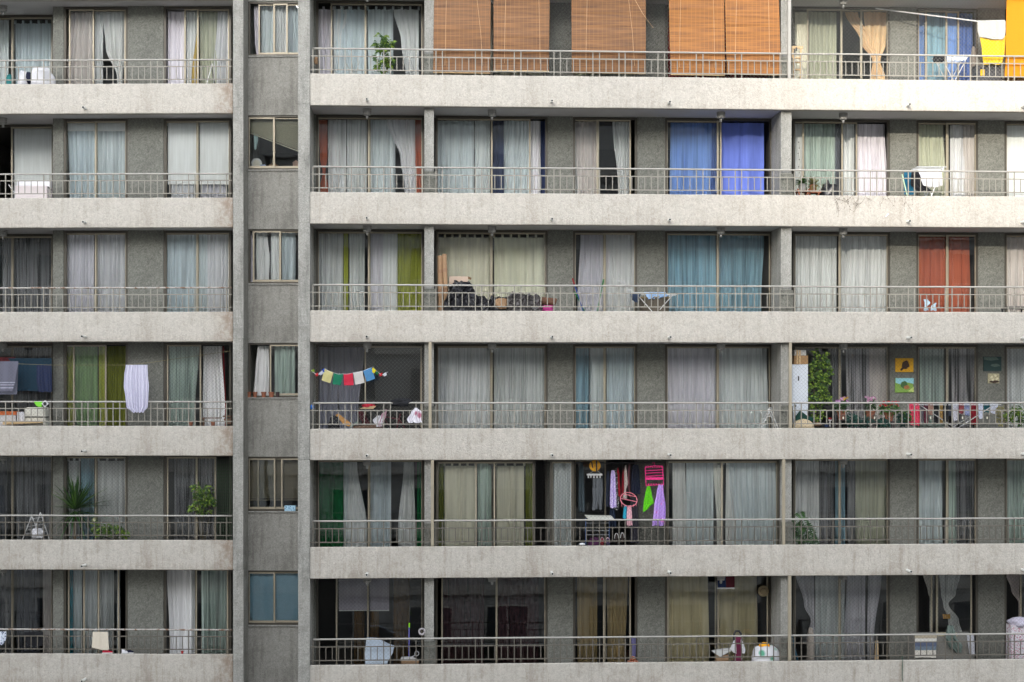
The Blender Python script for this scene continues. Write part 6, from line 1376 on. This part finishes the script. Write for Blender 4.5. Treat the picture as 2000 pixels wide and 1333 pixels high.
# ---- bottom row, left
zf = zfloor(FL, 5)+.013
cloth(FL, "checked_cloth", "blue and white checked cloth on the rail at the left edge, bottom row", "cloth", [(1234, -10, 12), (1248, -10, 12), (1260, 0, 6)], .02, printed("blue_white_check", rgb(205, 212, 225), rgb(40, 55, 95), 20), .02, .08)
cloth(FL, "black_towel", "black towel folded over the runner, far left of the bottom row", "towel", [(1235, 47, 86), (1250, 47, 86), (1262, 55, 82)], .09, cm("black_cloth", 24, 25, 30), .012, .2)
cloth(FL, "cream_towel", "cream towel hanging outside over the lower rail, bottom row left", "towel", [(1234.5, 181, 211), (1255, 180, 212), (1265, 179, 213), (1270, 195, 212)], .02-.015, cm("cream_towel", 216, 206, 188), .008, .25, hem=0)
def shoe(fr, x0, x1, y, d, m, label, zb, grp="shoes on the bottom row parapet", nm="sneaker"):
    a, b = fr.s(x0, d), fr.s(x1, d); t = Thing(fr, nm, label, "shoe", ((a+b)/2, d, zb), grp); L = b-a
    q = MB(); q.slab([(a, zb), (b, zb), (b, zb+.022), (a, zb+.022)], d-.035, d+.035); t.part("sole", q, M_WHITEP)
    q = MB(); q.slab([(a+.005, zb+.023), (b-.005, zb+.023), (b-L*.05, zb+.045), (b-L*.35, zb+.06), (a+L*.4, zb+.095), (a+L*.05, zb+.10)], d-.03, d+.03); t.part("upper", q, m)
zp = ztop(FL, 5)+.003
shoe(FL, 200, 222, 1270, .08, mat("red_canvas", (.5, .01, .04, 1), .8), "red shoe on the parapet beside the cream towel, bottom row left", zp)
shoe(FL, 238, 250, 1270, .07, M_WHITEC, "white sneaker on the parapet, left one, bottom row left", zp); shoe(FL, 249, 261, 1270, .10, cm("navy_cloth", 30, 34, 60), "navy and white sneaker, right one on the parapet, bottom row left", zp)
q = pot_mb(FL.s(356, .09), .09, zp, .032, .06); single(FL, "red_cup", "small red cup on the parapet under the white curtain, bottom row left", "cup", q, mat("red_glaze", (.35, .02, .02, 1), .4))
q = MB(); q.tube([P(FR, 1762, 1282, -.012), P(FR, 1762.5, 1300, -.012), P(FR, 1762, 1322, -.012), P(FR, 1763, 1331, -.012)], .007, 6)
single(FR, "green_hose", "thin dark green cord hanging down the parapet, bottom row right", "cord", q, mat("green_cord", (.02, .08, .05, 1), .5))
# ---- bottom row, right
zf = zfloor(FR, 5)+.013
q = MB(); s0, s1 = FR.s(713, .3), FR.s(771, .3); z1 = FR.z(740, 1247, .3)
q.slab([P(FR, 716, 1247, .3)[::2], P(FR, 737, 1248, .3)[::2], P(FR, 756, 1258, .3)[::2], P(FR, 770, 1263, .3)[::2], P(FR, 767, 1275, .3)[::2], (FR.s(757, .3), FR.z(757, 1292, .3)), (FR.s(754, .3), zf), (FR.s(716, .3), zf), (FR.s(713, .3), FR.z(713, 1275, .3))][::-1], .18, .42)
single(FR, "white_sack", "large stiff pale blue-white sack behind the rail, bottom row", "sack", q, mat("blue_white_film", (.50, .58, .68, 1), .5, vary=.2, scale=5, bump=.5))
t = Thing(FR, "broom", "upright broom handle in lime and violet, bottom row", "broom", (FR.s(799, .3), .3, zf))
q = MB(); q.tube([P(FR, 799, 1225, .3), (FR.s(799, .3), .3, zf+.1)], .012, 8); t.part("handle", q, cm("violet_plastic", 110, 110, 190, trans=0)); q = MB(); q.tube([P(FR, 799.5, 1217, .3), P(FR, 799.5, 1226, .3)], .016, 8); t.part("grip", q, cm("neon_lime", 140, 220, 10, trans=0)); q = MB(); q.box(FR.s(799, .3)-.12, FR.s(799, .3)+.12, .27, .33, zf, zf+.1); t.part("head", q, MBL)
q = MB(); c = P(FR, 824, 1234, .06)
q.tube([(c[0]+.06*math.cos(a*.3927), .06+.02*math.sin(a), c[2]+.065*math.sin(a*.3927)) for a in range(17)], .022, 8); q.sm = True
single(FR, "wreath", "grey fluffy wreath standing on the handrail, bottom row", "wreath", q, mat("grey_fluff", (.40, .37, .38, 1), .95, vary=.5, scale=60, bump=1))
t = Thing(FR, "scooter", "small white and grey toy scooter lying behind the rail, bottom row", "toy", (FR.s(800, .25), .25, zf)); q = MB(); q.slab([P(FR, 781, 1290, .25)[::2], P(FR, 784, 1284, .25)[::2], P(FR, 806, 1283, .25)[::2], P(FR, 818, 1290, .25)[::2]][::-1], .2, .3); t.part("deck", q, M_WHITEP)
q = MB(); c = P(FR, 814, 1277, .25); q.tube([(c[0]+.045*math.cos(a*.5236), .25, c[2]+.05*math.sin(a*.5236)) for a in range(13)], .012, 6); t.part("wheel", q, M_STEEL)
q = MB(); q.tube([P(FR, 796, 1288, .25), P(FR, 812, 1279, .25)], .012, 6); t.part("stem", q, M_STEEL); q = MB(); q.box(FR.s(784, .25), FR.s(818, .25), .2, .32, zf, FR.z(800, 1290, .25)); t.part("support_box", q, M_CARD)
cloth(FR, "mauve_cloth", "narrow mauve cloth hanging in the open door gap, bottom row", "cloth", [(1244, 1233, 1242), (1280, 1234, 1242), (1300, 1234, 1241)], .9, cm("mauve_cloth", 95, 92, 130), .02, .08)
q = MB(); q.blob(P(FR, 1236, 1287, .5), (.07, .06, .06), 9, .3, 12, 8); q.box(FR.s(1226, .5), FR.s(1246, .5), .4, .6, zf, FR.z(1236, 1291, .5)); single(FR, "orange_ornament", "small orange patterned ornament by the door gap, bottom row", "ornament", q, printed("orange_print", rgb(150, 80, 50), rgb(220, 200, 180), 30))
q = sheet(FR, [(1120, 1401, 1434), (1148, 1402, 1435)], .6, .01, .3, 3, hem=0); t = Thing(FR, "flag", "striped flag of blue and dark red hanging under the ceiling, bottom row", "flag", P(FR, 1418, 1150, .6))
q = sheet(FR, [(1118, 1401, 1417), (1148, 1402, 1418)], .6, .006, .3, 3, hem=0); t.part("blue_field", q, cm("flag_blue", 25, 45, 85)); q = sheet(FR, [(1118, 1417.3, 1435), (1148, 1418.3, 1435)], .6, .006, .3, 4, hem=0); t.part("red_field", q, cm("flag_maroon", 85, 20, 35)); q = boxat(FR, 1401, 1435, 1148.5, 1150.5, .59, .61); t.part("lower_rod", q, M_WHITEP)
t = Thing(FR, "straw_hat", "straw hat hanging on the wall beside the khaki curtain, bottom row", "hat", P(FR, 1491, 1166, 1.1)); c = P(FR, 1491, 1155, 1.1)
q = MB(); q.lathe(c[0], c[2], [(.004, 1.04), (.06, 1.04), (.07, 1.09), (.13, 1.10), (.13, 1.105), (.004, 1.105)], 24, axis='y'); t.part("brim", q, mat("straw", (.30, .24, .14, 1), .8, vary=.2, scale=40))
q = MB(); q.lathe(c[0], c[2], [(.072, 1.07), (.075, 1.085), (.07, 1.088)], 24, axis='y'); t.part("band", q, mat("dark_wood", (.14, .08, .05, 1), .7))
t = Thing(FR, "pushchair", "folded maroon and white pushchair with a black handle, bottom row", "pushchair", (FR.s(1441, .3), .3, zf))
d = .3
q = MB(); q.tube([P(FR, 1433, 1252, d), P(FR, 1434, 1238, d), P(FR, 1437, 1233, d), P(FR, 1443, 1233, d), P(FR, 1447, 1238, d), P(FR, 1449, 1252, d)], .024, 10); t.part("handle", q, M_BLACK)
q = MB(); q.slab([P(FR, 1436, 1242, d)[::2], P(FR, 1446, 1242, d)[::2], P(FR, 1448, 1276, d)[::2], (FR.s(1456, d), zf), (FR.s(1427, d), zf), P(FR, 1436, 1276, d)[::2]][::-1], d-.03, d+.08); t.part("seat", q, cm("maroon_cloth", 100, 25, 60, trans=0))
for P_ in ([(1433, 1252), (1437, 1250), (1438, 1277), (1433, 1275), (1426, 1268)], [(1447, 1250), (1450, 1252), (1456, 1270), (1454, 1277), (1448, 1276)]): q = MB(); q.slab([P(FR, x, y, d-.05)[::2] for x, y in P_][::-1], d-.06, d-.031); t.part("side_panel", q, M_WHITEC)
t = Thing(FR, "wash_basin", "shallow white basin tilted behind the rail, bottom row", "basin", (FR.s(1410, .3), .3, zf)); q = MB(); q.slab([P(FR, 1391, 1273, .3)[::2], P(FR, 1402, 1270, .3)[::2], P(FR, 1427, 1267, .3)[::2], P(FR, 1426, 1271, .3)[::2], P(FR, 1405, 1282, .3)[::2], P(FR, 1396, 1276, .3)[::2]][::-1], .2, .42); t.part("bowl", q, M_WHITEP)
q = MB(); q.box(FR.s(1398, .3), FR.s(1422, .3), .22, .4, zf, FR.z(1410, 1279, .3)); t.part("stand", q, M_CARD)
heap(FR, 5, "laundry_sack", "white and green printed laundry sack behind the rail, bottom row", "sack", 1467, 1523, 1261, .28, printed("white_green_print", rgb(222, 222, 226), rgb(95, 170, 140), 4), .14, 6, .18)
q = MB(); q.blob(P(FR, 1493, 1264, .28), (.13, .1, .11), 3, .25, 18, 12); single(FR, "orange_cloth", "crumpled orange cloth on top of the printed sack, bottom row", "cloth", q, cm("bright_orange_cloth", 245, 170, 0))
q = MB(); q.tube([P(FR, 1546, 1240, .35), (FR.s(1566, .35), .3, zf)], .02, 8); single(FR, "teal_pole", "dark teal pole leaning beside the steel post, bottom row", "pole", q, cm("teal_paint", 10, 70, 90, trans=0))
heap(FR, 5, "grey_umbrella", "closed grey-white parasol standing in the corner, bottom row", "parasol", 1576, 1590, 1226, .7, cm("grey_canvas2", 150, 142, 132), .06, 3, .08)
q = MB(); q.slab([(FR.s(1707, .5), zf), (FR.s(1716, .5), zf), P(FR, 1714, 1252, .5)[::2], P(FR, 1711, 1252, .5)[::2]][::-1], .45, .55); single(FR, "brown_board", "narrow brown board standing at the curtain edge, bottom row right", "board", q, M_WOOD)
t = Thing(FR, "covered_chest", "low chest under a striped blanket behind the rail, bottom row right", "chest", (FR.s(1840, .5), .5, zf))
def striped(name, cols):
    m, t_, b = principled(name); N = t_.nodes; tc = N.new("ShaderNodeTexCoord"); sp = N.new("ShaderNodeSeparateXYZ"); t_.links.new(tc.outputs["Generated"], sp.inputs[0])
    r = N.new("ShaderNodeValToRGB"); r.color_ramp.interpolation = 'CONSTANT'; e = r.color_ramp.elements; n = len(cols)
    e[0].color = rgb(*cols[0]); e[1].position = 1/n; e[1].color = rgb(*cols[1])
    for i in range(2, n): k = e.new(i/n); k.color = rgb(*cols[i])
    t_.links.new(sp.outputs["Z"], r.inputs[0]); t_.links.new(r.outputs[0], b.inputs["Base Color"]); b.inputs["Roughness"].default_value = .95; return m
q = MB(); q.box(FR.s(1787, .35), FR.s(1903, .35), .35, .8, zf, FR.z(1840, 1241, .35)); t.part("body", q, cm("grey_chest", 120, 118, 112, trans=0))
cloth(FR, "striped_blanket", "white, blue and beige striped blanket draped over the chest, bottom row right", "blanket", [(1240, 1786, 1830), (1285, 1786, 1828)], .31, striped("blanket_stripes", [(215, 210, 200), (215, 210, 200), (110, 125, 140), (90, 100, 125), (215, 212, 205), (170, 160, 140)]), .012, .3)
cloth(FR, "green_grey_cloth", "grey-green cloth hanging down over the chest, bottom row right", "cloth", [(1222, 1850, 1862), (1245, 1845, 1868), (1262, 1852, 1880), (1275, 1866, 1878)], .30, cm("grey_green_cloth", 110, 125, 118), .03, .1)
cloth(FR, "white_grey_cloth", "white and grey cloth at the right end of the chest, bottom row right", "cloth", [(1238, 1888, 1902), (1280, 1894, 1904)], .30, cm("white_grey_cloth", 190, 190, 196), .02, .08)
q = boxat(FR, 1832, 1870, 1238, 1243, .34, .5); single(FR, "beige_cushion", "flat beige cushion on the chest, bottom row right", "cushion", q, cm("beige_cushion", 170, 160, 130, trans=0))
cloth(FR, "curtain_tie", "mustard yellow tie round the gathered grey curtain, bottom row right", "curtain tie", [(1200, 1841, 1856), (1209, 1842, 1856)], WD+.10, cm("mustard_cloth", 190, 140, 30), .02, .06, hem=0)
t = Thing(FR, "wrapped_trolley", "tall trolley under a pink flowered cover at the right edge, bottom row", "trolley", (FR.s(1990, .35), .35, zf))
q = MB(); q.box(FR.s(1975, .3), FR.s(2012, .3), .3, .65, zf, FR.z(1990, 1222, .3), .01); t.part("cover", q, printed("flower_print", rgb(205, 200, 205), rgb(175, 90, 115), 26))
q = MB(); q.blob(P(FR, 1992, 1216, .45), (.24, .2, .13), 12, .25, 22, 14); t.part("top_cover", q, cm("pale_lilac_film", 195, 190, 205))
